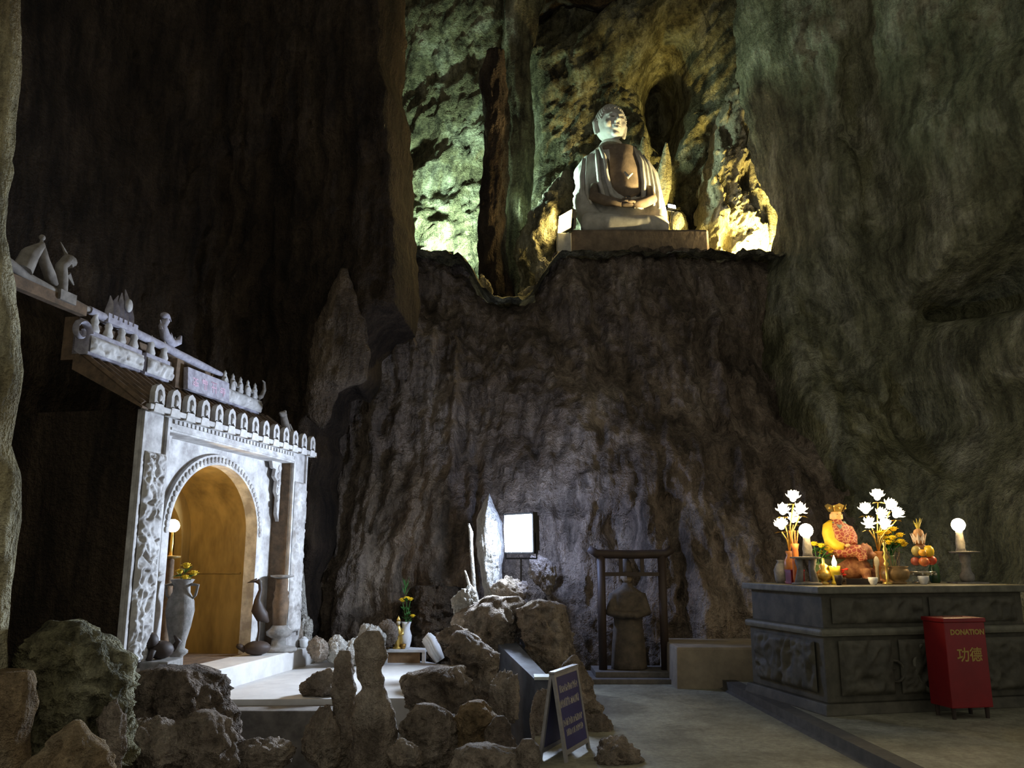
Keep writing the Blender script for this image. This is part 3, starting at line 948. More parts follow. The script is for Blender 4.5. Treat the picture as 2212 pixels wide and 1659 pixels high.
# orange lantern cloth hanging further in
p = gl(1.75, 0.85)
lt = thing('paper_lantern', 'small orange lantern hanging behind the glowing bulb in the archway', 'lantern', (p.x, p.y, 2.0))
MB().lathe([(0.03, 0), (0.09, 0.05), (0.11, 0.14), (0.09, 0.23), (0.03, 0.28)], seg=14).build('shade', pm('orange_paper', (0.9, 0.30, 0.03), (0.8, 0.22, 0.02), rough=0.8, bump=0.1), lt, 'all')
MB().tube([(0, 0, 0.28), (0, 0, 0.62)], 0.004, 5).build('cord', BROWN, lt)
MB().tube([(0, 0, 0), (0, 0, -0.12)], [0.02, 0.03], 6).build('tassel', MATS['orange_paper'], lt)
# ------------------------------------------------------------------ things on the gate step
CARVE = pm('grey_carved_stone', (0.28, 0.26, 0.24), (0.16, 0.15, 0.135), rough=0.8, scale=14, bump=0.4)
GREEN = pm('leaf_green', (0.05, 0.16, 0.03), (0.025, 0.09, 0.02), rough=0.6, scale=20)
YELLOW = pm('chrysanthemum_yellow', (0.85, 0.60, 0.02), (0.7, 0.42, 0.01), rough=0.7, scale=30, bump=0.2)
GOLD = MATS['gold_metal']
DARKWOOD = pm('dark_wood', (0.045, 0.028, 0.02), (0.025, 0.016, 0.012), rough=0.6, scale=5, stretch=(1, 1, 0.15))


def blossom(c, r, seed=0):
    """one flower head: a dome of petals"""
    mb = MB()
    rr = random.Random(seed)
    mb.ell(c, (r * 0.6, r * 0.6, r * 0.45), 10, 6)
    for ring, (n, el, ln) in enumerate(((11, 0.15, 1.0), (9, 0.55, 0.85), (6, 1.0, 0.65))):
        for k in range(n):
            a = 2 * PI * (k + 0.5 * ring) / n + rr.random() * 0.2
            d = Vector((math.cos(a) * math.cos(el), math.sin(a) * math.cos(el), math.sin(el)))
            p = Vector(c)
            mb.tube([p + d * r * 0.3, p + d * r * 0.75 * ln, p + d * r * ln], [r * 0.13, r * 0.17, r * 0.03], 5, 0.5)
    return mb


def leaf(mb, p, d, ln, w):
    d = Vector(d).normalized()
    sd = d.cross(Vector((0, 0, 1)))
    if sd.length < 0.01:
        sd = Vector((1, 0, 0))
    sd.normalize()
    p = Vector(p)
    up = sd.cross(d) * (w * 0.25)
    mb.add([p, p + d * ln * 0.45 + sd * w / 2 + up, p + d * ln, p + d * ln * 0.45 - sd * w / 2 + up, p + d * ln * 0.5], [(0, 1, 4), (1, 2, 4), (2, 3, 4), (3, 0, 4)])


def bouquet(root, heads, leaves, z0, seed=1):
    """heads: (x,y,z,r) in the root's axes; stems rise from (0,0,z0)"""
    rr = random.Random(seed)
    for i, (x, y, z, r) in enumerate(heads):
        blossom((x, y, z), r, seed * 10 + i).build('blossom', YELLOW, root, 'all')
        MB().tube([(x * 0.1, y * 0.1, z0), (x * 0.5, y * 0.5, (z0 + z) / 2), (x, y, z - r * 0.3)], 0.005, 5).build('stem', GREEN, root)
    for k in range(leaves):
        mb = MB()
        x, y, z, r = heads[k % len(heads)]
        f = 0.3 + 0.6 * rr.random()
        leaf(mb, (x * f, y * f, z0 + (z - z0) * f), (rr.uniform(-1, 1), rr.uniform(-1, 1), rr.uniform(-0.2, 0.5)), 0.10 + 0.05 * rr.random(), 0.05)
        mb.build('leaf', GREEN, root)


# tall stone vase with flowers at the left of the arch
p = gl(0.92, -0.02)
va = thing('stone_vase', 'tall slender stone vase with yellow flowers at the gate column', 'vase', p)
MB().lathe([(0.10, 0), (0.10, 0.05), (0.07, 0.08), (0.065, 0.2), (0.11, 0.235), (0.11, 0.26), (0.075, 0.28), (0.085, 0.36), (0.12, 0.5), (0.145, 0.66), (0.135, 0.76), (0.09, 0.85), (0.085, 0.92), (0.125, 0.98), (0.11, 0.985), (0.08, 0.93)], seg=24).build('body', CARVE, va, 'all')
for s in (-1, 1):
    MB().tube([(0.09 * s, 0, 0.93), (0.17 * s, 0, 0.92), (0.15 * s, 0, 0.82), (0.12 * s, 0, 0.78)], [0.018, 0.018, 0.016, 0.01], 8).build('handle', CARVE, va, 'all')
bouquet(va, [(0.03, 0.0, 1.12, 0.06), (0.10, 0.03, 1.04, 0.06), (-0.05, 0.04, 1.06, 0.05), (0.05, -0.06, 1.0, 0.05)], 10, 0.95, 4)
# crane on a turtle
p = gl(2.86, 0.06)
cr = thing('crane_statue', 'dark crane statue standing on a turtle beside the arch', 'statue', p, 0.4)
MB().ell((0, 0, 0.09), (0.17, 0.12, 0.09), 14, 8).build('turtle_shell', DARKWOOD, cr, 'all')
MB().tube([(-0.14, 0, 0.07), (-0.22, 0, 0.12), (-0.25, 0, 0.13)], [0.04, 0.035, 0.02], 8).build('turtle_head', DARKWOOD, cr, 'all')
for s in (-1, 1):
    MB().tube([(0.0, 0.03 * s, 0.15), (0.01, 0.03 * s, 0.3), (0.0, 0.03 * s, 0.45)], [0.014, 0.012, 0.02], 6).build('leg', DARKWOOD, cr)
MB().tube([(0.12, 0, 0.40), (0.04, 0, 0.47), (-0.02, 0, 0.56), (-0.03, 0, 0.68), (0.0, 0, 0.8), (-0.01, 0, 0.88), (-0.05, 0, 0.92)], [0.015, 0.085, 0.085, 0.04, 0.025, 0.026, 0.035], 10).build('body', DARKWOOD, cr, 'all')
MB().tube([(-0.05, 0, 0.92), (-0.11, 0, 0.91), (-0.17, 0, 0.89)], [0.03, 0.016, 0.003], 8).build('beak', DARKWOOD, cr, 'all')
# baluster candle stand at the far column
p = gl(3.38, 0.02)
cs = thing('stone_candle_stand', 'stone baluster candle stand with round foot at the far column', 'candle stand', p)
MB().lathe([(0.24, 0), (0.25, 0.03), (0.22, 0.05), (0.10, 0.07), (0.09, 0.16), (0.16, 0.2), (0.17, 0.25), (0.12, 0.29), (0.09, 0.33)], seg=24).build('foot', CARVE, cs, 'all')
MB().lathe([(0.09, 0.33), (0.10, 0.5), (0.11, 0.62), (0.09, 0.70), (0.105, 0.74), (0.08, 0.78), (0.085, 0.9), (0.075, 0.93)], seg=20).build('shaft', BROWN, cs, 'all')
MB().lathe([(0.06, 0.93), (0.15, 0.955), (0.155, 0.975), (0.05, 0.98)], seg=20).build('plate', CARVE, cs, 'all')
# dark lion on a block at the near column
p = gl(0.28, -0.06)
bl = thing('stone_block', 'squat grey stone block at the foot of the near gate column', 'block', gl(0.50, -0.10, ZB - 0.02))
MB().box(-0.16, 0.16, -0.2, 0.2, 0, 0.24).build('block', CARVE, bl, bevel=0.02)
lion = thing('lion_statuette', 'small dark lion statuette resting on a stone block by the gate', 'statuette', gl(0.50, -0.10, ZB + 0.22), 0.7)
MB().ell((0, 0, 0.09), (0.13, 0.09, 0.09), 14, 8).build('body', DARKWOOD, lion, 'all')
MB().ell((-0.11, 0, 0.18), (0.085, 0.08, 0.085), 12, 8).ell((-0.18, 0, 0.155), (0.045, 0.05, 0.04), 8, 6).build('head', DARKWOOD, lion, 'all')
for s in (-1, 1):
    MB().tube([(-0.09, 0.06 * s, 0.1), (-0.13, 0.065 * s, 0.0)], [0.035, 0.03], 8).build('foreleg', DARKWOOD, lion, 'all')
MB().tube([(0.11, 0, 0.08), (0.17, 0, 0.16), (0.12, 0, 0.22)], [0.03, 0.035, 0.01], 8).build('tail', DARKWOOD, lion, 'all')
# rounded stone and white cup right of the far column
p = gl(4.02, -0.04)
rs = stack_rock('standing_stone', [(1398, 634, 656), (1380, 633, 657), (1355, 638, 654), (1340, 644, 651)], 12.02, ROCK_LOOSE, 0.8, 0.02, 4, 24, seed=3.1)
tag(rs, 'small dark rounded stone set at the far end of the gate step', 'stone')
c = thing('offering_cup', 'little white cup beside the rounded stone on the gate step', 'cup', Wz(656, 1399, ZB))
MB().lathe([(0.035, 0), (0.055, 0.02), (0.06, 0.1), (0.05, 0.12), (0.045, 0.1), (0.03, 0.03)], seg=16).build('bowl', pm('white_porcelain', (0.8, 0.8, 0.78), (0.7, 0.7, 0.7), rough=0.2, bump=0), c, 'all')
MB().lathe([(0.046, 0.12), (0.03, 0.135), (0.008, 0.15)], seg=12).build('lid', MATS['white_porcelain'], c, 'all')


# ------------------------------------------------------------------ the seated statue on the ledge
def remesh(mb, voxel, smooth=6, fac=0.6):
    me = bpy.data.meshes.new('tmp')
    me.from_pydata(mb.v, [], mb.f)
    bm = bmesh.new()
    bm.from_mesh(me)
    bmesh.ops.recalc_face_normals(bm, faces=bm.faces)
    bm.to_mesh(me)
    bm.free()
    o = bpy.data.objects.new('tmp', me)
    COL.objects.link(o)
    m = o.modifiers.new('r', 'REMESH')
    m.mode = 'VOXEL'
    m.voxel_size = voxel
    s = o.modifiers.new('s', 'SMOOTH')
    s.iterations = smooth
    s.factor = fac
    dg = bpy.context.evaluated_depsgraph_get()
    out = bpy.data.meshes.new_from_object(o.evaluated_get(dg))
    bpy.data.objects.remove(o)
    return out


BST = pm('pale_statue_stone', (0.60, 0.58, 0.52), (0.42, 0.40, 0.35), rough=0.85, scale=5, bump=0.35)
BDK = pm('dark_statue_stone', (0.24, 0.18, 0.125), (0.14, 0.105, 0.075), rough=0.9, scale=5, bump=0.4)
BY, BZ = 17.8, 8.30
BX = W(1336, 470, BY).x
BK = 0.01035


def bz(py):
    return W(1336, py, BY).z - BZ


def bx(px):
    return (px - 1336) * BK


bud = thing('buddha_statue', 'large pale stone seated statue on the high lit rock ledge', 'statue', (BX, BY, BZ), math.radians(6))
tor = MB()
rows = [(bz(500) - 0.15, 0.0, 0.10, 0.92, 0.62), (bz(470), 0.0, 0.06, 0.78, 0.55), (bz(430), 0.0, 0.04, 0.72, 0.50), (bz(390), 0.02, 0.05, 0.74, 0.48), (bz(355), 0.0, 0.06, 0.76, 0.44), (bz(335), -0.04, 0.07, 0.62, 0.38), (bz(322), -0.10, 0.07, 0.36, 0.30), (bz(305), -0.12, 0.05, 0.22, 0.22)]
tor.rings([[(cx + rx * math.cos(2 * PI * i / 28), cy + ry * math.sin(2 * PI * i / 28), z) for i in range(28)] for z, cx, cy, rx, ry in rows])
# crossed legs
tor.tube([(-0.2, 0.05, bz(505)), (-0.72, -0.25, bz(503)), (-0.80, -0.5, bz(505)), (-0.4, -0.72, bz(510)), (0.25, -0.78, bz(512))], [0.26, 0.28, 0.26, 0.22, 0.16], 14)
tor.tube([(0.2, 0.05, bz(505)), (0.70, -0.25, bz(503)), (0.78, -0.5, bz(505)), (0.4, -0.72, bz(510)), (-0.25, -0.74, bz(512))], [0.26, 0.28, 0.26, 0.22, 0.16], 14)
# wide sleeves falling from the shoulders to the knees
tor.tube([(-0.58, 0.05, bz(348)), (-0.80, 0.0, bz(378)), (-0.86, -0.05, bz(425)), (-0.80, -0.22, bz(470)), (-0.66, -0.36, bz(497))], [0.20, 0.22, 0.21, 0.26, 0.27], 14)
tor.tube([(0.56, 0.05, bz(348)), (0.76, 0.0, bz(378)), (0.84, -0.05, bz(425)), (0.86, -0.20, bz(470)), (0.80, -0.34, bz(497))], [0.20, 0.21, 0.20, 0.22, 0.22], 14)
body = link('body', remesh(tor, 0.035, 5), BST, bud, 'all')
# forearms, their shade put into the darker stone colour
for s in (-1, 1):
    fa = MB().tube([(-0.62 * s, -0.34, bz(418)), (-0.66 * s, -0.46, bz(446)), (-0.42 * s, -0.66, bz(462)), (-0.10 * s, -0.80, bz(471))], [0.09, 0.125, 0.115, 0.085], 12)
    fa.build('forearm', BDK, bud, 'all')
# hands laid in the lap, dark stone standing in for shade there too
for s in (-1, 1):
    h = MB()
    h.ell((0.02 * s, -0.80, bz(474)), (0.15, 0.09, 0.05), 12, 8)
    for k in range(4):
        h.tube([(0.10 * s, -0.76 - 0.04 * k, bz(472) + 0.02), (-0.06 * s, -0.78 - 0.04 * k, bz(472) + 0.035), (-0.17 * s, -0.78 - 0.04 * k, bz(472) + 0.01)], [0.03, 0.027, 0.018], 6)
    h.tube([(0.12 * s, -0.74, bz(470) + 0.03), (0.08 * s, -0.80, bz(468) + 0.07), (0.01 * s, -0.82, bz(468) + 0.09)], [0.032, 0.028, 0.02], 6)
    h.build('hand', BDK, bud, 'all')
# robe: folds over both shoulders and sleeves
for pts, r in (
        ([(-0.44, -0.24, bz(332)), (-0.40, -0.43, bz(360)), (-0.36, -0.46, bz(400)), (-0.26, -0.50, bz(440)), (-0.02, -0.60, bz(466))], 0.055),
        ([(-0.52, -0.20, bz(336)), (-0.54, -0.38, bz(370)), (-0.52, -0.42, bz(410)), (-0.42, -0.48, bz(450)), (-0.2, -0.62, bz(472))], 0.05),
        ([(-0.80, -0.12, bz(352)), (-0.90, -0.2, bz(395)), (-0.92, -0.28, bz(440)), (-0.88, -0.42, bz(470))], 0.05),
        ([(-0.72, -0.18, bz(352)), (-0.78, -0.25, bz(395)), (-0.78, -0.33, bz(435)), (-0.72, -0.46, bz(462))], 0.045),
        ([(0.34, -0.24, bz(330)), (0.46, -0.40, bz(365)), (0.50, -0.42, bz(410)), (0.46, -0.48, bz(450)), (0.2, -0.62, bz(470))], 0.06),
        ([(0.46, -0.20, bz(334)), (0.58, -0.33, bz(370)), (0.62, -0.36, bz(410)), (0.58, -0.46, bz(455))], 0.055),
        ([(0.58, -0.14, bz(340)), (0.70, -0.26, bz(375)), (0.74, -0.32, bz(415)), (0.70, -0.46, bz(458))], 0.05),
        ([(0.68, -0.08, bz(348)), (0.82, -0.18, bz(385)), (0.87, -0.26, bz(425)), (0.84, -0.42, bz(462))], 0.05)):
    MB().tube(pts, [r * 0.8] + [r] * (len(pts) - 2) + [r * 0.7], 8).build('robe_fold', BST, bud, 'all')
# dark chest panel with rounded lower end and its rim
cp, rim = MB(), []
N1, N2 = 14, 16
grid = []
for j in range(N2 + 1):
    v = j / N2
    py = 326 + v * 118
    hw = (0.34 + 0.05 * v) * (1 if v < 0.75 else math.sqrt(max(0.02, 1 - ((v - 0.75) / 0.26) ** 2)))
    row = []
    for i in range(N1 + 1):
        u = -1 + 2 * i / N1
        x = 0.05 + 0.06 * v + u * hw
        y = -(0.36 + 0.17 * min(1, v * 2.2)) + 0.14 * u * u
        row.append((x, y - 0.03 * math.sin(9 * v) * (1 - u * u), bz(py)))
    grid.append(row)
cp.rings(grid, closed=False, cap=False)
cp.build('chest_panel', BDK, bud, 'all')
rim = [r[0] for r in grid] + [r[-1] for r in grid[::-1]]
MB().tube(rim, 0.028, 6).build('panel_rim', pm('black_line_stone', (0.06, 0.05, 0.04), rough=0.9), bud, 'all')
MB().tube([(0.03, -0.56, bz(395)), (0.10, -0.62, bz(408)), (0.2, -0.58, bz(398))], [0.02, 0.05, 0.02], 8).build('knot', BST, bud, 'all')
MB().lathe([(0.44, bz(336)), (0.42, bz(328)), (0.30, bz(318)), (0.25, bz(312))], (-0.12, 0.03, 0), 24, 1.0, 0.85).build('collar', BDK, bud, 'all')
# head
hm = MB()
HC = Vector((-0.14, -0.04, bz(272)))
Mh = Matrix.Rotation(math.radians(13), 3, 'Z') @ Matrix.Rotation(math.radians(5), 3, 'X')


def hp(x, y, z):
    return HC + Mh @ Vector((x, y, z))


hm.ell(HC, (0.345, 0.375, 0.42), 24, 16, Mh)
hm.ell(hp(0, -0.05, -0.20), (0.27, 0.30, 0.23), 20, 12, Mh)
hm.ell(hp(0, -0.30, -0.345), (0.10, 0.075, 0.065), 12, 8, Mh)
hm.tube([hp(0, -0.36, 0.11), hp(0, -0.41, 0.0), hp(0, -0.445, -0.07)], [0.03, 0.04, 0.055], 8)
for s in (-1, 1):
    hm.ell(hp(0.05 * s, -0.40, -0.085), (0.035, 0.04, 0.03), 8, 6, Mh)
    hm.tube([hp(0.04 * s, -0.375, 0.10), hp(0.13 * s, -0.36, 0.135), hp(0.25 * s, -0.275, 0.09)], [0.022, 0.028, 0.015], 6)
    hm.ell(hp(0.14 * s, -0.325, 0.045), (0.075, 0.04, 0.035), 10, 6, Mh)
    hm.ell(hp(0.17 * s, -0.26, -0.10), (0.11, 0.085, 0.10), 12, 8, Mh)
    hm.tube([hp(0.345 * s, 0.02, 0.08), hp(0.385 * s, 0.03, 0.0), hp(0.375 * s, 0.02, -0.16), hp(0.35 * s, 0.01, -0.28)], [0.05, 0.065, 0.05, 0.045], 8)
hm.tube([hp(-0.10, -0.345, -0.165), hp(-0.04, -0.395, -0.155), hp(0.0, -0.395, -0.165), hp(0.04, -0.395, -0.155), hp(0.10, -0.345, -0.165)], [0.012, 0.026, 0.024, 0.026, 0.012], 6)
hm.tube([hp(-0.08, -0.345, -0.215), hp(0, -0.39, -0.225), hp(0.08, -0.345, -0.215)], [0.014, 0.034, 0.014], 6)
link('head', remesh(hm, 0.017, 2, 0.5), BST, bud, 'all')
ey = pm('eye_line_stone', (0.16, 0.13, 0.10), rough=0.9)
for s in (-1, 1):
    MB().tube([hp(0.075 * s, -0.372, 0.036), hp(0.14 * s, -0.368, 0.022), hp(0.215 * s, -0.318, 0.04)], [0.006, 0.012, 0.006], 6).build('eye', ey, bud, 'all')
MB().tube([hp(-0.10, -0.362, -0.192), hp(0, -0.408, -0.195), hp(0.10, -0.362, -0.192)], [0.005, 0.009, 0.005], 6).build('mouth_line', ey, bud, 'all')
hc = MB()
for k in range(420):         # snail-shell curls over the scalp
    f = (k + 0.5) / 420
    th, ph = PI * (1 + 5 ** 0.5) * k, math.acos(1 - 1.15 * f)
    x, y, z = math.sin(ph) * math.cos(th), math.sin(ph) * math.sin(th), math.cos(ph)
    if y < -0.50 and z < 0.62:
        continue
    if z < 0.05 and y < 0.0:
        continue
    hc.ell(hp(0.35 * x, 0.375 * y, 0.43 * z), 0.032, 6, 4)
hc.ell(hp(0, 0.05, 0.02), (0.338, 0.36, 0.425), 20, 12, Mh)
hc.ell(hp(0, 0.04, 0.38), (0.19, 0.19, 0.12), 16, 8, Mh)
hc.build('hair', BST, bud, 'all')
# pedestal block and lamp post
ped = MB()
a, b = W(1202, 520, 16.9), W(1532, 520, 16.9)
ped.box(a.x + 0.3, b.x, 16.9, 19.0, 7.3, W(1350, 495, 16.9).z)
po = ped.build('rock_pedestal', BDK, None, bevel=0.05)
tag(po, 'long dark stone pedestal under the seated statue', 'pedestal')
pp = MB().box(a.x, a.x + 0.32, 16.75, 17.1, 7.3, W(1220, 502, 16.75).z, None, 0.01, 0.01).build('stone_post', BST, None, bevel=0.02)
tag(pp, 'short pale square post carrying the warm floodlight', 'post')
# pointed pale stones behind the statue
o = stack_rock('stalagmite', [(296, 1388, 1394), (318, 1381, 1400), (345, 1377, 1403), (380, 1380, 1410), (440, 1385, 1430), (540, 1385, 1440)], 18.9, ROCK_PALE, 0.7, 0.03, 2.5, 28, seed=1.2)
tag(o, 'slim pointed pale stalagmite at the shoulder of the seated statue', 'stalagmite')
o = stack_rock('stalagmite', [(308, 1437, 1442), (335, 1430, 1447), (370, 1419, 1450), (410, 1413, 1449), (445, 1416, 1441), (540, 1420, 1450)], 18.9, ROCK_PALE, 0.7, 0.04, 2.5, 28, seed=2.2)
tag(o, 'broad pointed pale stalagmite standing apart behind the small white floodlight', 'stalagmite')
o = boulder('boulder', 1460, 478, 18.3, 36, 46, ROCK_PALE, seed=8.1, sub=3)
tag(o, 'small yellow lit rock right of the seated statue', 'boulder')
# dark rock pillar left of the statue
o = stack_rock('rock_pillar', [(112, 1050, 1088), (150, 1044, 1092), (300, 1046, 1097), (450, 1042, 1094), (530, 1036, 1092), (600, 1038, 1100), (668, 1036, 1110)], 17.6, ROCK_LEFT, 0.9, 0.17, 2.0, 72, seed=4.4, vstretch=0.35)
tag(o, 'tall dark rock pillar beside the pale lit alcove', 'pillar')
o = stack_rock('rock_buttress', [(-160, 1060, 1190), (0, 1072, 1170), (60, 1078, 1160), (130, 1088, 1150), (300, 1092, 1146), (450, 1094, 1142), (560, 1096, 1140), (680, 1090, 1150)], 18.7, ROCK_HIGH, 1.2, 0.22, 1.2, 72, seed=4.9, vstretch=0.35)
tag(o, 'dark green rock buttress rising behind the rock pillar', 'rock')
o = stack_rock('rock_outcrop', [(372, 1218, 1238), (420, 1180, 1240), (460, 1148, 1236), (510, 1122, 1214), (570, 1118, 1190), (640, 1124, 1180)], 17.35, ROCK_HIGH, 0.45, 0.20, 2.4, 72, seed=5.5)
tag(o, 'slanting mossy outcrop lit by the warm floodlight', 'rock')
# stalactites of the golden niche
nich = [(1586, 40), (1624, 60), (1632, 200), (1668, 330), (1696, 430), (1698, 560), (1640, 600), (1560, 610), (1525, 560), (1512, 480), (1520, 400), (1536, 300), (1560, 200), (1574, 100)]
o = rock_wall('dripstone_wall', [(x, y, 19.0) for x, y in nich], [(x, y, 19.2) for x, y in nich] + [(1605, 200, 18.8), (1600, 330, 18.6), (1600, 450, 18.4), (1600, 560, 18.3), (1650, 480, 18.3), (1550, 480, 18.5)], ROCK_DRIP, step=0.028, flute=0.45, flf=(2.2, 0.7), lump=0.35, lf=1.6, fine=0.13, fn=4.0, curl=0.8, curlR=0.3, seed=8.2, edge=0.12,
              dents=[(1572, 300, 18.8, 0.16, 0.5, 0.5), (1610, 408, 18.5, 0.14, 0.2, 0.5), (1568, 520, 18.4, 0.10, 0.35, 0.45), (1545, 420, 18.6, 0.1, 0.3, 0.4), (1668, 520, 18.3, 0.12, 0.12, -0.2)])
tag(o, 'golden lit wall of dripstone folds filling the niche on the high ledge', 'dripstone')
for i, (rows, yy, lab) in enumerate((
        ([(330, 1624, 1640), (400, 1622, 1648), (470, 1612, 1650), (590, 1604, 1650)], 18.2, 'bright knobbly dripstone column in the golden niche'),
        ([(430, 1652, 1672), (470, 1650, 1682), (520, 1656, 1688), (590, 1650, 1690)], 18.2, 'white hot dripstone stump at the outer edge of the golden niche'))):
    o = stack_rock('dripstone_column', rows, yy, ROCK_DRIP, 0.8, 0.16, 2.6, 48, seed=7.1 + i, vstretch=0.6)
    tag(o, lab, 'dripstone')
# ------------------------------------------------------------------ dais and offering altar on the right
da, db = Wz(1655, 1500, 0.1), Wz(2040, 1680, 0.1)
dm = MB()
dx = (db.x - da.x) / (db.y - da.y)
yA, yB = 12.2, 2.0
xA, xB = da.x + dx * (yA - da.y), da.x + dx * (yB - da.y)
dp = [(xA, yA), (xB, yB), (8, yB), (8, yA)]
dm.add([(x, y, 0.1) for x, y in dp] + [(x, y, -0.05) for x, y in dp], [(0, 1, 2, 3), (0, 1, 5, 4), (1, 2, 6, 5), (2, 3, 7, 6), (3, 0, 4, 7)])
struct(dm.build('floor_dais', DAIS), 'low stone dais floor under the offering altar')
km = MB()
km.add([(xA - 0.16, yA, 0.104), (xB - 0.16, yB, 0.104), (xB, yB, 0.104), (xA, yA, 0.104), (xA - 0.16, yA, 0.02), (xB - 0.16, yB, 0.02)], [(0, 1, 2, 3), (0, 1, 5, 4)])
km.add([(xA - 0.16, yA, 0.02), (xB - 0.16, yB, 0.02), (xB - 0.20, yB, 0.0), (xA - 0.20, yA, 0.0)], [(0, 1, 2, 3)])
struct(km.build('trim_dais', DARKSTONE), 'dark kerb strip along the edge of the dais')

ALT = pm('dark_green_altar_stone', (0.105, 0.095, 0.070), (0.05, 0.046, 0.034), rough=0.7, scale=5, bump=0.3)
ALTE = pm('altar_edge_stone', (0.17, 0.16, 0.12), (0.10, 0.095, 0.07), rough=0.6, scale=8, bump=0.2)
AO, AR = Vector((2.99, 8.33, 0.1)), math.radians(13)
TOPZ = 1.28
alt = thing('stone_altar', 'long dark carved stone altar table holding the offerings', 'altar', AO, AR)
MB().box(-0.07, 2.55, -0.07, 1.5, 0, 0.10, None, 0.03, 0.03).build('plinth', ALT, alt, bevel=0.012)
lb = MB().box(0.0, 2.48, 0.0, 1.42, 0.10, 0.72).build('lower_body', ALT, alt, bevel=0.015)
MB().box(-0.05, 2.50, -0.05, 1.45, 0.71, 0.785, None, 0.0, 0.0).build('moulding', ALTE, alt, bevel=0.03)
ub = MB().box(0.03, 2.34, 0.03, 1.40, 0.78, 1.11).build('upper_body', ALT, alt, bevel=0.012)
MB().box(-0.05, 2.40, -0.05, 1.46, 1.11, 1.18).build('top_slab', ALTE, alt, bevel=0.014)
for x0, x1, sd in ((0.14, 0.72, 1.5), (0.80, 1.62, 2.5), (1.70, 2.36, 3.5)):
    o = link('carved_panel', carved(x1 - x0, 0.50, 0.05, 5.0, sd, 0.02), ALT, lb, 'all')
    o.location = (x0, -0.005, 0.17)
for x0, x1, sd in ((0.12, 1.15, 4.5), (1.22, 2.25, 5.5)):
    o = link('carved_panel', carved(x1 - x0, 0.24, 0.03, 6.0, sd, 0.02), ALT, ub, 'all')
    o.location = (x0, 0.025, 0.83)
o = link('carved_panel', carved(1.15, 0.48, 0.045, 5.0, 8.5, 0.02), ALT, lb, 'all')
o.location = (-0.003, 1.28, 0.18)
o.rotation_euler = (0, 0, -PI / 2)
tor = MB()
tor.tube([(1.21 + 0.27 * math.cos(2 * PI * k / 32), -0.045, 0.42 + 0.26 * math.sin(2 * PI * k / 32)) for k in range(33)], 0.022, 8)
tor.build('medallion_ring', ALTE, alt, 'all')
for s in (-1, 1):
    mbx = MB()
    swirl(mbx, (1.21 + s * 0.48, 0.36), 0.14, 1.3, 0.03, -0.03, s)
    mbx.build('scroll', ALT, alt, 'all')


def onalt(px, Y):
    r = ray(px, 1255)
    return Vector((r[0] / r[1] * Y, Y, TOPZ))


def rel(px, py, Y, o):
    return W(px, py, Y) - o


LOTUS = pm('lit_lotus_shade', (1.0, 0.93, 0.78), (1.0, 0.9, 0.7), rough=0.5, bump=0, emit=(1.0, 0.88, 0.62), estr=5.0)
PORC = MATS['white_porcelain']


def lotus_head(c, r, M):
    mb = MB()
    mb.ell(c, (r * 0.42, r * 0.42, r * 0.42), 10, 6)
    for n, el, ln, off in ((6, 0.25, 1.0, 0.0), (6, 0.75, 0.95, 0.5), (5, 1.15, 0.85, 0.2)):
        for k in range(n):
            a = 2 * PI * (k + off) / n
            d = M @ Vector((math.cos(a) * math.cos(el), math.sin(a) * math.cos(el), math.sin(el)))
            up = M @ Vector((0, 0, 1))
            p = Vector(c)
            mb.tube([p, p + d * r * 0.45 + up * r * 0.02, p + d * r * 0.8 + up * r * 0.12, p + d * r * ln + up * r * 0.30], [r * 0.1, r * 0.27, r * 0.22, r * 0.02], 6, 0.35)
    return mb


def lotus_lamp(label, px, Y, heads, watt, seed):
    base = onalt(px, Y)
    t = thing('lotus_lamp', label, 'lamp', base, 0, 'lotus lamps on the altar')
    MB().lathe([(0.07, 0), (0.075, 0.02), (0.05, 0.04), (0.04, 0.08), (0.07, 0.16), (0.065, 0.24), (0.035, 0.30), (0.05, 0.34), (0.04, 0.345)], seg=18).build('vase', pm('amber_glaze', (0.55, 0.22, 0.05), (0.3, 0.10, 0.03), rough=0.3), t, 'all')
    rr = random.Random(seed)
    cx = sum(h[0] for h in heads) / len(heads)
    for hx, hy in heads:
        p = rel(hx, hy, Y + rr.uniform(-0.10, 0.10), base)
        M = Vector((p.x - (cx - px) * 0.004, rr.uniform(-0.3, 0.1) - 0.15, 0.9 if hy < 1090 else 0.35)).normalized().to_track_quat('Z', 'Y').to_matrix()
        h = lotus_head(p, 0.088, M).build('lotus_flower', LOTUS, t, 'all')
        MB().tube([(0, 0, 0.33), (p.x * 0.35, p.y * 0.35, 0.33 + (p.z - 0.33) * 0.5), p - Vector((0, 0, 0.06))], 0.008, 6).build('stem', GOLD, t, 'all')
        lf = MB()
        q = p - Vector((0, 0, 0.06))
        for s in (-1, 1):
            leaf(lf, q, (s, rr.uniform(-0.5, 0.5), -0.2), 0.09, 0.045)
        lf.build('gilt_leaf', GOLD, t)
    pc = rel(cx, 1110, Y - 0.25, base)
    point(t, pc, (1.0, 0.80, 0.45), watt, 0.10)
    return t


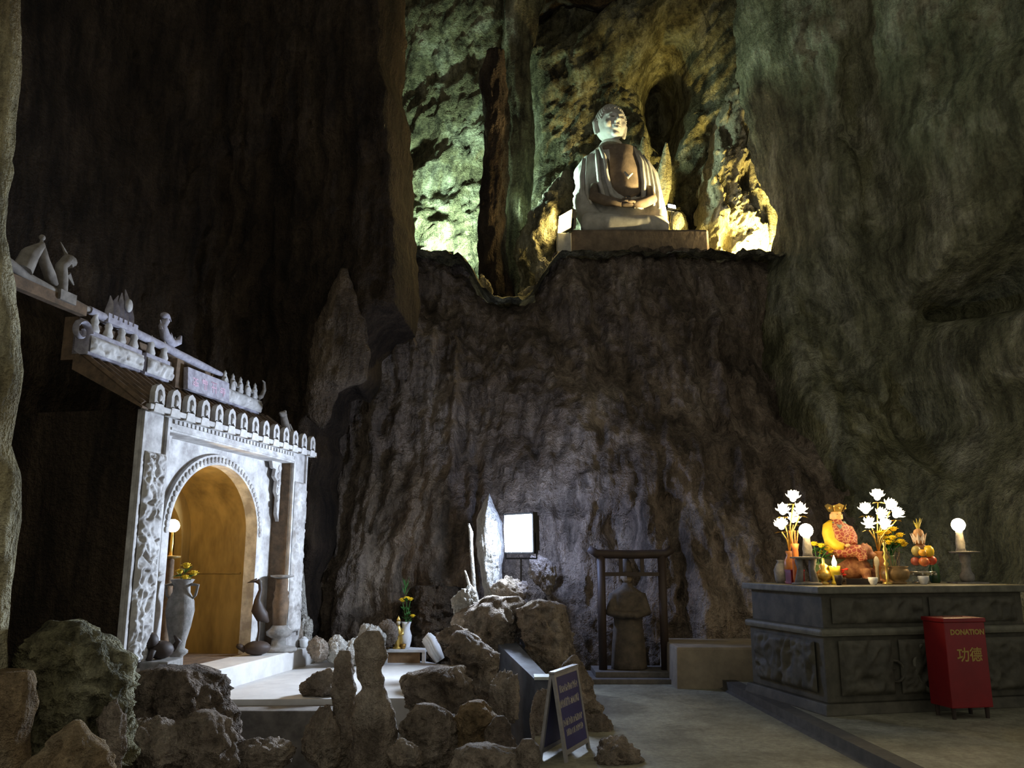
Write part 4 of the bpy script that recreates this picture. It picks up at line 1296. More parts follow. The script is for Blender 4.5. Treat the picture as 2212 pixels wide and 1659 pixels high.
lotus_lamp('gilt lamp of five glowing lotus flowers beside the crowned figure', 1710, 9.25, [(1713, 1077), (1691, 1105), (1727, 1103), (1713, 1122), (1688, 1137)], 8, 1)
lotus_lamp('gilt lamp of seven glowing lotus flowers above the bronze incense bowl', 1903, 9.40, [(1895, 1074), (1870, 1103), (1921, 1094), (1935, 1112), (1903, 1114), (1877, 1134), (1910, 1137)], 9, 2)
RIB = pm('orange_ribbon', (0.75, 0.25, 0.04), (0.55, 0.10, 0.03), rough=0.6)
t = thing('incense_bundle', 'orange wrapped incense bundle under the five-flower lotus lamp', 'incense', onalt(1722, 9.05))
MB().lathe([(0.035, 0), (0.04, 0.1), (0.032, 0.36), (0.045, 0.42)], seg=12).build('wrapper', RIB, t, 'all')
for k in range(7):
    a = 2 * PI * k / 7
    MB().tube([(0.02 * math.cos(a), 0.02 * math.sin(a), 0.4), (0.05 * math.cos(a), 0.05 * math.sin(a), 0.56)], 0.004, 5).build('incense_stick', RIB, t)


def stone_stand(label, px, Y, py_plate, bulb, legs, watt):
    base = onalt(px, Y)
    t = thing('stone_lamp_stand', label, 'lamp', base, 0, 'stone lamp stands on the altar')
    zp = rel(px, py_plate, Y, base).z
    if legs:
        for s in (-1, 1):
            MB().tube([(s * 0.085, 0, 0), (s * 0.06, 0, zp * 0.6), (s * 0.075, 0, zp)], [0.045, 0.032, 0.04], 10).build('leg', CARVE, t, 'all')
        MB().lathe([(0.15, 0), (0.15, 0.02), (0.1, 0.03)], seg=20).build('base', CARVE, t, 'all')
    else:
        MB().box(-0.17, 0.17, -0.12, 0.12, 0, 0.015).build('base_plate', CARVE, t)
        MB().lathe([(0.06, 0.015), (0.075, 0.05), (0.075, 0.09), (0.05, 0.13), (0.045, zp * 0.6), (0.06, zp * 0.85), (0.06, zp)], seg=18).build('foot', CARVE, t, 'all')
    MB().lathe([(0.05, zp - 0.005), (0.15, zp + 0.005), (0.155, zp + 0.018), (0.05, zp + 0.022)], seg=24).build('plate', CARVE, t, 'all')
    b = rel(bulb[0], bulb[1], Y, base)
    MB().lathe([(0.055, zp + 0.02), (0.045, zp + 0.06), (0.05, zp + 0.10), (0.035, b.z - 0.09), (0.038, b.z - 0.06)], (b.x, 0, 0), 16).build('socket', CARVE, t, 'all')
    MB().ell((b.x, 0, b.z), 0.072, 16, 10).build('bulb', BULB, t, 'all')
    point(t, (b.x, -0.13, b.z), (1.0, 0.70, 0.30), watt, 0.06)
    return t


stone_stand('two-legged stone lamp stand with glowing bulb beside the lotus flowers', 1743, 8.85, 1207, (1741, 1146), True, 7)
stone_stand('stone lamp stand with glowing bulb alone at the altar end', 2090, 9.35, 1195, (2070, 1134), False, 10)

# pale jar and red box at the left end
t = thing('ceramic_jar', 'pale tall ceramic jar at the dim end of the altar', 'jar', onalt(1690, 9.35))
MB().lathe([(0.06, 0), (0.075, 0.04), (0.085, 0.14), (0.06, 0.20), (0.04, 0.23), (0.055, 0.25)], seg=18).build('body', CARVE, t, 'all')
t = thing('offering_box', 'dark red offering box behind the two-legged stone stand', 'box', onalt(1718, 9.15), 0.2)
MB().box(-0.08, 0.08, -0.06, 0.06, 0, 0.13).build('body', pm('dark_red_lacquer', (0.22, 0.02, 0.03), (0.14, 0.01, 0.02), rough=0.4), t, bevel=0.006)
MB().box(-0.084, 0.084, -0.064, 0.064, 0.13, 0.15).build('lid', MATS['dark_red_lacquer'], t)
# flowers behind the stand
t = thing('flower_vase', 'low vase of yellow flowers behind the two-legged stone stand', 'flowers', onalt(1768, 9.2))
MB().lathe([(0.05, 0), (0.065, 0.03), (0.07, 0.12), (0.045, 0.19), (0.06, 0.21)], seg=16).build('vase', pm('green_glaze', (0.08, 0.13, 0.05), (0.05, 0.08, 0.03), rough=0.3), t, 'all')
bouquet(t, [(-0.02, 0.0, 0.42, 0.05), (0.05, -0.02, 0.40, 0.055), (0.12, 0.0, 0.37, 0.05), (0.16, 0.02, 0.34, 0.045), (-0.09, 0.03, 0.36, 0.04), (0.07, 0.06, 0.33, 0.04)], 18, 0.19, 6)
# gold oil lamp, candle lamp, red flowers, cups
t = thing('oil_lamp', 'squat gold oil lamp in front of the crowned figure', 'lamp', onalt(1781, 8.95))
MB().lathe([(0.055, 0), (0.06, 0.015), (0.025, 0.03), (0.06, 0.05), (0.085, 0.09), (0.07, 0.13), (0.04, 0.16), (0.05, 0.19), (0.015, 0.22), (0.01, 0.27)], seg=20).build('body', GOLD, t, 'all')
for s in (-1, 1):
    MB().tube([(0.075 * s, 0, 0.12), (0.115 * s, 0, 0.13), (0.10 * s, 0, 0.07), (0.08 * s, 0, 0.07)], 0.009, 6).build('handle', GOLD, t, 'all')
t = thing('candle_lamp', 'small glowing candle in a yellow glass cup before the crowned figure', 'candle', onalt(1805, 8.90))
MB().lathe([(0.04, 0), (0.045, 0.02), (0.03, 0.05), (0.05, 0.12), (0.058, 0.19), (0.052, 0.19), (0.045, 0.13), (0.02, 0.06)], seg=16).build('glass_cup', pm('yellow_glass', (0.65, 0.5, 0.06), (0.5, 0.38, 0.03), rough=0.15, bump=0), t, 'all')
MB().lathe([(0.004, 0.17), (0.022, 0.20), (0.026, 0.225), (0.015, 0.26), (0.002, 0.30)], seg=12).build('flame', pm('flame', (1, 0.8, 0.4), (1, 0.8, 0.4), bump=0, emit=(1, 0.75, 0.35), estr=25), t, 'all')
point(t, (0.0, -0.07, 0.25), (1.0, 0.65, 0.25), 3.0, 0.03)
t = thing('red_blossom_spray', 'small spray of red blossoms beside the glowing candle', 'flowers', onalt(1821, 8.92))
RED = pm('red_petals', (0.80, 0.06, 0.03), (0.6, 0.03, 0.02), rough=0.6)
rr = random.Random(5)
for k in range(7):
    blossom((rr.uniform(-0.06, 0.06), rr.uniform(-0.03, 0.03), 0.08 + rr.uniform(0, 0.08)), 0.025, k).build('blossom', RED, t, 'all')
MB().lathe([(0.03, 0), (0.035, 0.05), (0.03, 0.07)], seg=12).build('pot', DARKWOOD, t, 'all')


def cup(label, px, Y, mat, r=0.045, h=0.07):
    t = thing('offering_cup', label, 'cup', onalt(px, Y))
    MB().lathe([(r * 0.6, 0), (r * 0.65, h * 0.12), (r * 0.95, h * 0.5), (r, h), (r * 0.9, h), (r * 0.8, h * 0.5), (r * 0.3, h * 0.2)], seg=18).build('bowl', mat, t, 'all')
    MB().lathe([(r * 0.85, h * 0.8), (r * 0.02, h * 0.82)], seg=16).build('water', pm('still_water', (0.1, 0.1, 0.08), rough=0.05, bump=0), t)


cup('dark little cup at the altar front below the crowned figure', 1812, 8.72, DARKWOOD, 0.04, 0.10)
cup('white porcelain cup between the crowned figure and the bronze bowl', 1886, 8.88, PORC, 0.05, 0.075)
cup('pale porcelain cup at the foot of the fruit stand', 1995, 9.0, pm('grey_porcelain', (0.55, 0.56, 0.6), (0.45, 0.46, 0.5), rough=0.3, bump=0), 0.055, 0.085)
t = thing('offering_tray', 'dark wooden tray before the crowned figure', 'tray', onalt(1848, 8.95), 0.23)
MB().box(-0.17, 0.17, -0.08, 0.08, 0.0, 0.025).build('board', DARKWOOD, t)
for s in (-1, 1):
    MB().box(-0.17, 0.17, s * 0.08 - 0.008, s * 0.08 + 0.008, 0.0, 0.06).build('rim', DARKWOOD, t)

# crowned seated figure on a crouching beast
ST = onalt(1812, 9.45)
SK = 9.45 / 1.0325 / F
kt = thing('crowned_statue', 'painted seated figure with gold crown, yellow sleeve and red robe', 'statue', ST)
SKIN = pm('gilt_skin', (0.80, 0.52, 0.22), (0.66, 0.38, 0.14), rough=0.45)
SAFF = pm('saffron_sleeve', (0.85, 0.58, 0.03), (0.70, 0.42, 0.02), rough=0.6)


def patch_mat():
    """red robe with gold-edged patches"""
    m = bpy.data.materials.new('patchwork_robe')
    nt, N, L, bs = nodes_of(m)
    tc = N.new('ShaderNodeTexCoord')
    v = N.new('ShaderNodeTexVoronoi')
    v.feature = 'DISTANCE_TO_EDGE'
    v.inputs['Scale'].default_value = 26
    L.new(tc.outputs['Object'], v.inputs['Vector'])
    r = ramp(N, [(0.05, (0.55, 0.28, 0.12)), (0.12, (0.30, 0.05, 0.03))])
    L.new(v.outputs['Distance'], r.inputs[0])
    L.new(r.outputs[0], bs.inputs['Base Color'])
    bs.inputs['Roughness'].default_value = 0.6
    MATS['patchwork_robe'] = m
    return m


ROBE = patch_mat()
PINKR = pm('pink_gilt_robe', (0.50, 0.24, 0.10), (0.22, 0.07, 0.035), rough=0.6, scale=16, bump=0.4)


def sp(px, py, dy=0.0):
    q = W(px, py, 9.45) - ST
    return Vector((q.x, dy, q.z))


b = MB()
zz = [(1200, 1812, 50, 34), (1180, 1810, 50, 36), (1160, 1808, 54, 38), (1145, 1808, 54, 36), (1133, 1808, 44, 30), (1127, 1807, 22, 22), (1120, 1806, 18, 18)]
b.rings([[tuple(sp(c + w / 2 * math.cos(2 * PI * i / 24), py) + Vector((0, d * SK / 2 * 1.3 * math.sin(2 * PI * i / 24), 0))) for i in range(24)] for py, c, w, d in zz])
b.tube([sp(1830, 1140, 0.0), sp(1836, 1160, -0.05), sp(1832, 1178, -0.12)], [0.06, 0.065, 0.055], 10)
link('robe', remesh(b, 0.014, 3), ROBE, kt, 'all')
MB().tube([sp(1796, 1130, 0.0), sp(1788, 1138, -0.02), sp(1786, 1152, -0.05), sp(1788, 1170, -0.08), sp(1796, 1180, -0.15), sp(1808, 1181, -0.2)], [0.045, 0.062, 0.07, 0.068, 0.058, 0.035], 14).build('sleeve', SAFF, kt, 'all')
MB().ell(sp(1815, 1179, -0.21), (0.03, 0.03, 0.022), 8, 6).build('hand', SKIN, kt, 'all')
MB().tube([sp(1793, 1130, -0.02), sp(1806, 1140, -0.10), sp(1822, 1130, -0.02)], [0.025, 0.028, 0.025], 8).build('collar', pm('grey_green_cloth', (0.25, 0.30, 0.22), rough=0.7), kt, 'all')
hd = MB()
hcn = sp(1806, 1114)
hd.ell(hcn, (0.062, 0.068, 0.078), 16, 12)
hd.ell(hcn + Vector((0.02, -0.066, -0.008)), (0.012, 0.016, 0.016), 8, 6)
hd.ell(hcn + Vector((0.018, -0.058, -0.038)), (0.02, 0.012, 0.008), 8, 6)
for s in (-1, 1):
    hd.tube([hcn + Vector((0.06 * s, 0, 0.02)), hcn + Vector((0.066 * s, 0, -0.04))], [0.014, 0.012], 6)
    hd.ell(hcn + Vector((0.018 + 0.026 * s, -0.058, 0.014)), (0.014, 0.008, 0.006), 8, 5)
link('head', remesh(hd, 0.006, 1), SKIN, kt, 'all')
for s in (-1, 1):
    MB().ell(hcn + Vector((0.018 + 0.026 * s, -0.064, 0.013)), (0.011, 0.004, 0.003), 8, 5).build('eye', DARKWOOD, kt)
cw = MB()
c0 = sp(1806, 1106)
cw.lathe([(0.066, 0), (0.072, 0.015), (0.085, 0.05), (0.10, 0.072), (0.094, 0.074), (0.078, 0.05), (0.06, 0.02)], c0, 24)
cw.build('crown_band', GOLD, kt, 'all')
for k in range(5):
    a = -PI / 2 + (k - 2) * 2 * PI / 5.4
    d = Vector((math.cos(a), math.sin(a), 0))
    q = c0 + d * 0.066
    sd = Vector((-d.y, d.x, 0))
    cl = MB()
    o2 = d * 0.042
    cl.add([q - sd * 0.035, q + sd * 0.035, q + sd * 0.055 + o2 * 0.8 + Vector((0, 0, 0.068)), q + o2 + Vector((0, 0, 0.090)), q - sd * 0.055 + o2 * 0.8 + Vector((0, 0, 0.068))], [(0, 1, 2, 3, 4)])
    cl.add([Vector(p_) + d * 0.008 for p_ in cl.v[:5]], [(4, 3, 2, 1, 0)])
    cl.ell(q + o2 * 0.5 + d * 0.01 + Vector((0, 0, 0.04)), 0.014, 8, 5)
    cl.build('crown_leaf', GOLD, kt)
MB().ell(c0 + Vector((0, 0, 0.055)), (0.055, 0.055, 0.05), 14, 8).build('cap', pm('dark_hair', (0.05, 0.02, 0.03), rough=0.7), kt, 'all')
lap = MB()
lap.ell(sp(1815, 1192, -0.05), (0.21, 0.16, 0.075), 20, 10)
lap.tube([sp(1800, 1190, -0.1), sp(1840, 1190, -0.2), sp(1848, 1212, -0.22)], [0.07, 0.07, 0.05], 10)
for k in range(6):
    lap.tube([sp(1785 + 14 * k, 1186, -0.15), sp(1783 + 15 * k, 1205, -0.18)], [0.02, 0.012], 6)
link('robe_skirt', remesh(lap, 0.014, 2), ROBE, kt, 'all')
be = MB()
be.ell(sp(1835, 1226, 0.0), (0.24, 0.14, 0.13), 18, 10)
be.ell(sp(1862, 1192, -0.08), (0.085, 0.08, 0.085), 14, 10)
be.ell(sp(1874, 1200, -0.13), (0.05, 0.05, 0.04), 10, 6)
rr = random.Random(12)
for k in range(26):
    a, e = rr.uniform(0, 2 * PI), rr.uniform(-0.5, 1.2)
    be.ell(sp(1860, 1195, -0.05) + Vector((0.10 * math.cos(a) * math.cos(e), 0.09 * math.sin(a) * math.cos(e), 0.10 * math.sin(e))), 0.024, 6, 5)
for dx_, dy_ in ((1858, -0.14), (1880, -0.05), (1800, -0.1), (1812, 0.1)):
    be.tube([sp(dx_, 1228, dy_), sp(dx_ + 4, 1258, dy_ - 0.02)], [0.055, 0.045], 8)
link('beast', remesh(be, 0.014, 1), PINKR, kt, 'all')
MB().box(-0.14, 0.40, -0.2, 0.2, 0.0, 0.03).build('base_slab', BROWN, kt, bevel=0.006)
MB().lathe([(0.10, 0.03), (0.13, 0.10), (0.11, 0.2), (0.15, 0.26)], (-0.04, 0.02, 0), 18).build('seat', pm('olive_throne', (0.12, 0.13, 0.05), (0.07, 0.08, 0.03), rough=0.6), kt, 'all')

# bronze incense bowl with sticks
t = thing('incense_bowl', 'round bronze incense bowl below the seven-flower lotus lamp', 'incense bowl', onalt(1935, 9.1))
BRZ = pm('bronze', (0.30, 0.19, 0.08), (0.18, 0.11, 0.045), rough=0.45, metal=0.4)
MB().lathe([(0.10, 0), (0.11, 0.015), (0.09, 0.03), (0.13, 0.06), (0.145, 0.11), (0.135, 0.15), (0.12, 0.165), (0.14, 0.185), (0.125, 0.185), (0.10, 0.15)], seg=28).build('bowl', BRZ, t, 'all')
MB().lathe([(0.118, 0.172), (0.01, 0.178)], seg=18).build('ash', pm('grey_ash', (0.35, 0.33, 0.3), rough=1), t)
for k in range(9):
    a = k * 2.4
    MB().tube([(0.05 * math.cos(a) * (k % 3) / 2, 0.05 * math.sin(a), 0.17), (0.07 * math.cos(a), 0.06 * math.sin(a), 0.34 + 0.02 * (k % 3))], 0.003, 4).build('incense_stick', BROWN, t)
# vase of yellow chrysanthemums
t = thing('flower_vase', 'tall vase of yellow chrysanthemums beneath the seven-flower lotus lamp', 'flowers', onalt(1925, 9.5))
MB().lathe([(0.06, 0), (0.07, 0.02), (0.05, 0.05), (0.08, 0.14), (0.07, 0.24), (0.05, 0.28), (0.065, 0.30)], seg=18).build('vase', MATS['green_glaze'], t, 'all')
hds = [(1902, 1152), (1916, 1150), (1930, 1143), (1944, 1156), (1912, 1163), (1928, 1162), (1946, 1170), (1934, 1173), (1920, 1172), (1952, 1176)]
rr = random.Random(3)
bouquet(t, [(*(rel(x, y, 9.5 + rr.uniform(-0.12, 0.02), onalt(1925, 9.5))), 0.056) for x, y in hds], 26, 0.29, 8)
t = thing('brass_finial_lamp', 'slim brass candlestick with round beads beside the bronze bowl', 'candlestick', onalt(1917, 9.0))
MB().lathe([(0.05, 0), (0.05, 0.015), (0.015, 0.03), (0.015, 0.18), (0.03, 0.21), (0.012, 0.24), (0.032, 0.28), (0.012, 0.32), (0.025, 0.36), (0.01, 0.39), (0.022, 0.42), (0.004, 0.46)], seg=14).build('shaft', GOLD, t, 'all')
t = thing('prayer_tablet', 'small round topped cream tablet behind the white porcelain cup', 'tablet', onalt(1897, 9.25))
MB().lathe([(0.02, 0), (0.02, 0.18), (0.03, 0.2), (0.03, 0.25), (0.018, 0.28), (0.002, 0.29)], seg=12, sy=0.5).build('plate', pm('cream_paper', (0.7, 0.6, 0.4), rough=0.7), t, 'all')
MB().box(-0.03, 0.03, -0.02, 0.02, 0, 0.02).build('foot', DARKWOOD, t)

# tiered offering stand with fruit and a pineapple on top
FB = onalt(1990, 9.3)
FZ = 9.3
t = thing('fruit_stand', 'silver footed fruit stand near the altar end lamp', 'fruit stand', FB)
SIL = pm('silver_metal', (0.6, 0.58, 0.5), (0.45, 0.43, 0.38), rough=0.25, metal=0.9)
MB().lathe([(0.09, 0), (0.095, 0.015), (0.03, 0.03), (0.025, 0.07), (0.13, 0.10), (0.155, 0.125), (0.15, 0.13), (0.02, 0.105)], seg=24).build('dish', SIL, t, 'all')
for k in range(10):
    a = 2 * PI * k / 10
    MB().ell((0.15 * math.cos(a), 0.15 * math.sin(a), 0.10), 0.014, 8, 5).build('bead', SIL, t)


def fruit(name, label, px, py, dy, r, col, col2, squash=0.92):
    q = W(px, py, FZ + dy)
    t = thing(name, label, 'fruit', q - Vector((0, 0, r * squash)), 0, 'fruit on the altar stand')
    prof = [(r * 0.02, 0.04 * r), (r * 0.35, 0.0), (r * 0.8, r * 0.35 * squash), (r, r * 0.95 * squash), (r * 0.85, r * 1.5 * squash), (r * 0.45, r * 1.88 * squash), (r * 0.12, r * 1.86 * squash), (r * 0.01, r * 1.78 * squash)]
    MB().lathe(prof, seg=18).build('flesh', pm(name + '_skin_%s' % label[:12], col, col2, rough=0.35, bump=0.05), t, 'all')
    MB().tube([(0, 0, r * 1.75 * squash), (0.004, 0, r * 2.1 * squash)], [0.004, 0.003], 5).build('stalk', BROWN, t)


for a in (
        ('apple', 'red apple low at the front of the fruit stand', 1996, 1213, -0.10, 0.055, (0.65, 0.10, 0.04), (0.55, 0.2, 0.05)),
        ('apple', 'deep red apple at the outer edge of the fruit stand', 2012, 1210, -0.03, 0.055, (0.55, 0.05, 0.03), (0.45, 0.1, 0.03)),
        ('apple', 'brownish red apple at the inner edge of the fruit stand', 1978, 1212, -0.02, 0.052, (0.35, 0.10, 0.05), (0.30, 0.06, 0.04)),
        ('mango', 'bright yellow mango above the red apples on the stand', 2006, 1190, -0.05, 0.056, (0.85, 0.62, 0.04), (0.8, 0.5, 0.03), 1.15),
        ('orange', 'small orange in the middle of the fruit pile', 1993, 1194, -0.11, 0.042, (0.85, 0.42, 0.04), (0.78, 0.36, 0.03)),
        ('pear', 'green brown pear at the inner side of the fruit pile', 1979, 1190, -0.04, 0.05, (0.42, 0.33, 0.10), (0.34, 0.26, 0.08), 1.15),
        ('melon', 'dark brown melon under the pineapple on the stand', 1989, 1186, 0.02, 0.072, (0.26, 0.12, 0.05), (0.18, 0.08, 0.04))):
    fruit(*a)
pb = W(1986, 1176, FZ)
t = thing('pineapple', 'pineapple with pale wrapping topping the fruit pile', 'fruit', pb, 0, 'fruit on the altar stand')
MB().lathe([(0.03, 0), (0.06, 0.03), (0.062, 0.09), (0.045, 0.15), (0.02, 0.17)], seg=16).build('flesh', pm('pineapple_skin', (0.50, 0.26, 0.10), (0.32, 0.15, 0.07), rough=0.6, scale=40, bump=0.6), t, 'all')
for k in range(14):
    a = k * 2.4
    mbx = MB()
    leaf(mbx, (0.008 * math.cos(a), 0.008 * math.sin(a), 0.15), (0.35 * math.cos(a), 0.35 * math.sin(a), 1.0), 0.09 + 0.06 * (k % 3) / 2, 0.022)
    mbx.build('crown_leaf', pm('pineapple_leaf', (0.50, 0.38, 0.06), (0.3, 0.26, 0.04), rough=0.6), t)
mbx = MB()
for k in range(9):
    a = 2 * PI * k / 9
    leaf(mbx, (0.055 * math.cos(a), 0.055 * math.sin(a), 0.0), (0.25 * math.cos(a), 0.25 * math.sin(a), 1), 0.13, 0.05)
mbx.build('wrapping', pm('pale_paper_wrap', (0.75, 0.62, 0.5), (0.6, 0.45, 0.35), rough=0.4), t)
t = thing('green_bottle', 'dark green bottle between the fruit stand and the altar end lamp', 'bottle', onalt(2020, 9.45))
MB().lathe([(0.05, 0), (0.055, 0.02), (0.055, 0.16), (0.03, 0.21), (0.018, 0.24), (0.018, 0.29), (0.022, 0.30)], seg=16).build('body', pm('dark_green_glass', (0.02, 0.05, 0.025), rough=0.15, bump=0), t, 'all')
MB().lathe([(0.02, 0.30), (0.02, 0.325), (0.005, 0.33)], seg=12).build('cap', GOLD, t)


# ------------------------------------------------------------------ donation box
def text_mesh(body, size, mat, name, parent, M, extrude=0.001, align='CENTER', bold=0.0):
    cu = bpy.data.curves.new('t', 'FONT')
    cu.body = body
    cu.size = size
    cu.extrude = extrude
    cu.offset = bold
    cu.align_x = align
    cu.resolution_u = 2
    o = bpy.data.objects.new('t', cu)
    COL.objects.link(o)
    dg = bpy.context.evaluated_depsgraph_get()
    me = bpy.data.meshes.new_from_object(o.evaluated_get(dg))
    bpy.data.objects.remove(o)
    me.transform(M)
    return link(name, me, mat, parent)


q = Wz(2080, 1548, 0.1)
dbx = thing('donation_box', 'red metal donation box on short legs in front of the altar', 'donation box', q, math.radians(11))
REDM = pm('red_enamel', (0.24, 0.012, 0.016), (0.18, 0.009, 0.012), rough=0.35, scale=3, bump=0.03)
BW, BD, BH, LG = 0.215, 0.15, 0.80, 0.10
cb = MB().box(-BW, BW, -BD, BD, LG, LG + BH - 0.04).build('cabinet', REDM, dbx, bevel=0.008)
MB().box(-BW - 0.01, BW + 0.01, -BD - 0.01, BD + 0.01, LG + BH - 0.04, LG + BH).build('lid', REDM, dbx, bevel=0.008)
MB().box(-0.10, 0.10, -0.012, 0.012, LG + BH, LG + BH + 0.004).build('coin_slot', DARKWOOD, dbx)
for sx in (-1, 1):
    for sy in (-1, 1):
        MB().tube([(sx * (BW - 0.04), sy * (BD - 0.04), LG + 0.01), (sx * (BW - 0.04), sy * (BD - 0.04), 0)], [0.022, 0.018], 10).build('leg', DARKWOOD, dbx)
GLT = pm('gold_lettering', (0.42, 0.28, 0.07), (0.34, 0.22, 0.05), rough=0.5, bump=0)
Rx = Matrix.Rotation(PI / 2, 4, 'X')
text_mesh('DONATION', 0.066, GLT, 'lettering', cb, Matrix.Translation((0.02, -BD - 0.002, LG + BH - 0.15)) @ Rx, bold=0.003)
text_mesh('功德', 0.135, GLT, 'lettering', cb, Matrix.Translation((0.02, -BD - 0.002, LG + BH - 0.38)) @ Rx, bold=0.002)
# ------------------------------------------------------------------ timber frame and dark figure at the back wall
FY = 11.35
ZF = 0.0
fx0, fx1 = W(1302, 1400, FY).x, W(1436, 1400, FY).x
zt = W(1370, 1198, FY).z
fr = thing('timber_frame', 'dark timber frame with upturned crossbeam against the rock wall', 'frame', ((fx0 + fx1) / 2, FY, 0))
hw = (fx1 - fx0) / 2
for s in (-1, 1):
    MB().tube([(s * hw, 0, 0.12), (s * hw, 0, zt)], 0.055, 12).build('post', DARKWOOD, fr, 'all')
MB().tube([(-hw - 0.16, 0, zt + 0.08), (-hw - 0.05, 0, zt + 0.01), (0, 0, zt), (hw + 0.05, 0, zt + 0.01), (hw + 0.14, 0, zt + 0.07)], [0.05, 0.06, 0.06, 0.06, 0.055], 10).build('crossbeam', DARKWOOD, fr, 'all')
MB().box(-hw, hw, -0.03, 0.03, zt - 0.28, zt - 0.23).build('tie_beam', DARKWOOD, fr)
for s in (-1, 1):
    MB().box(s * hw * 0.35 - 0.025, s * hw * 0.35 + 0.025, -0.02, 0.02, zt - 0.23, zt).build('strut', DARKWOOD, fr)
MB().box(-hw - 0.25, hw + 0.10, -0.35, 0.5, 0, 0.06).build('lower_sill', pm('sill_stone', (0.16, 0.14, 0.12), (0.10, 0.09, 0.08), rough=0.9), fr, bevel=0.01)
MB().box(-hw - 0.12, hw + 0.09, -0.2, 0.45, 0.06, 0.13).build('upper_sill', MATS['sill_stone'], fr, bevel=0.01)
dk = thing('guardian_figure', 'dark robed figure statue with tall cap inside the timber frame', 'statue', ((fx0 + fx1) / 2 - 0.05, FY + 0.12, 0.13))
DST = pm('dark_weathered_statue', (0.11, 0.085, 0.06), (0.05, 0.04, 0.03), rough=0.8, scale=8, bump=0.5)
b = MB()
b.rings([[(rx * math.cos(2 * PI * i / 20), ry * math.sin(2 * PI * i / 20), z) for i in range(20)] for z, rx, ry in ((0, 0.24, 0.2), (0.3, 0.22, 0.17), (0.6, 0.19, 0.14), (0.85, 0.21, 0.13), (0.98, 0.19, 0.11), (1.05, 0.08, 0.07), (1.1, 0.06, 0.06))])
for s in (-1, 1):
    b.tube([(0.18 * s, 0, 0.95), (0.24 * s, -0.06, 0.72), (0.06 * s, -0.18, 0.68)], [0.07, 0.075, 0.05], 10)
b.ell((0, -0.19, 0.69), (0.06, 0.05, 0.05), 10, 6)
link('robe', remesh(b, 0.02, 3), DST, dk, 'all')
b = MB()
b.ell((0, -0.01, 1.18), (0.075, 0.08, 0.095), 14, 10)
b.ell((0, -0.09, 1.17), (0.014, 0.018, 0.02), 8, 6)
for s in (-1, 1):
    b.ell((0.03 * s, -0.075, 1.195), (0.016, 0.01, 0.008), 8, 5)
    b.ell((0.075 * s, 0, 1.17), (0.012, 0.02, 0.03), 8, 5)
b.ell((0, -0.08, 1.13), (0.022, 0.012, 0.008), 8, 5)
link('head', remesh(b, 0.009, 1), pm('worn_face_stone', (0.32, 0.24, 0.15), (0.2, 0.15, 0.1), rough=0.8), dk, 'all')
MB().lathe([(0.082, 1.22), (0.09, 1.25), (0.06, 1.32), (0.065, 1.36), (0.02, 1.42)], seg=16).build('cap', DST, dk, 'all')
# low plinth at the foot of the wall, right of the frame
a, b_ = Wz(1462, 1488, 0.0), Wz(1652, 1478, 0.0)
lp = MB().box(a.x, b_.x + 0.1, a.y, a.y + 1.2, -0.05, W(1500, 1398, a.y).z, None, 0.02, 0.02).build('stone_plinth', pm('tan_plinth', (0.33, 0.27, 0.19), (0.22, 0.18, 0.13), rough=0.9, scale=4, bump=0.3), None, bevel=0.03)
tag(lp, 'low tan stone plinth against the wall beside the timber frame', 'plinth')

# ------------------------------------------------------------------ small offering slab on the terrace
q = Wz(885, 1432, z_t)
sl = thing('offering_slab', 'low white offering slab with short legs on the terrace', 'table', (q.x, q.y, z_t), -0.03)
WST = pm('white_slab_stone', (0.74, 0.73, 0.70), (0.60, 0.59, 0.57), rough=0.6, scale=8, bump=0.1)
MB().box(-0.36, 0.22, -0.02, 0.40, 0.14, 0.18).build('top', WST, sl, bevel=0.006)
MB().box(-0.34, 0.14, 0.0, 0.03, 0.0, 0.14).build('front_panel', pm('brown_panel', (0.25, 0.14, 0.06), (0.16, 0.09, 0.04), rough=0.7), sl)
for x in (-0.34, 0.19):
    for y in (0.0, 0.36):
        MB().box(x - 0.02, x + 0.03, y - 0.01, y + 0.04, 0, 0.14).build('leg', WST, sl)
Y0 = q.y
zs = z_t + 0.18


def onslab(px, dy):
    r = ray(px, 1410)
    return Vector((r[0] / r[1] * (Y0 + dy), Y0 + dy, zs))


t = thing('white_vase', 'white vase with green leaves and yellow flowers on the slab', 'vase', onslab(876, 0.18))
MB().lathe([(0.05, 0), (0.06, 0.02), (0.08, 0.1), (0.085, 0.17), (0.055, 0.26), (0.06, 0.32), (0.075, 0.36), (0.065, 0.36)], seg=20).build('body', PORC, t, 'all')
bouquet(t, [(-0.06, 0, 0.66, 0.06), (0.0, 0, 0.68, 0.06), (0.05, 0.02, 0.67, 0.05), (0.09, 0, 0.44, 0.045)], 20, 0.34, 12)
fer = MB()
for k in range(9):
    leaf(fer, (-0.03, 0, 0.7 + k * 0.02), (math.cos(k * 2.4) * 0.5, math.sin(k * 2.4) * 0.5, 0.9), 0.16, 0.03)
fer.build('fern', GREEN, t)
t = thing('gold_figurine', 'small standing gold figurine on the white offering slab', 'figurine', onslab(859, 0.10))
g_ = MB()
g_.lathe([(0.075, 0), (0.08, 0.02), (0.05, 0.04), (0.065, 0.08), (0.055, 0.2), (0.06, 0.26), (0.03, 0.30), (0.025, 0.32)], seg=18)
for s in (-1, 1):
    g_.tube([(0.05 * s, 0, 0.27), (0.065 * s, -0.02, 0.2), (0.02 * s, -0.06, 0.19)], [0.02, 0.022, 0.015], 8)
g_.build('robe', GOLD, t, 'all')
MB().ell((0, -0.005, 0.355), (0.03, 0.032, 0.037), 12, 8).ell((0, -0.036, 0.35), (0.006, 0.008, 0.009), 6, 5).build('head', pm('pale_gilt', (0.8, 0.7, 0.5), rough=0.4), t, 'all')
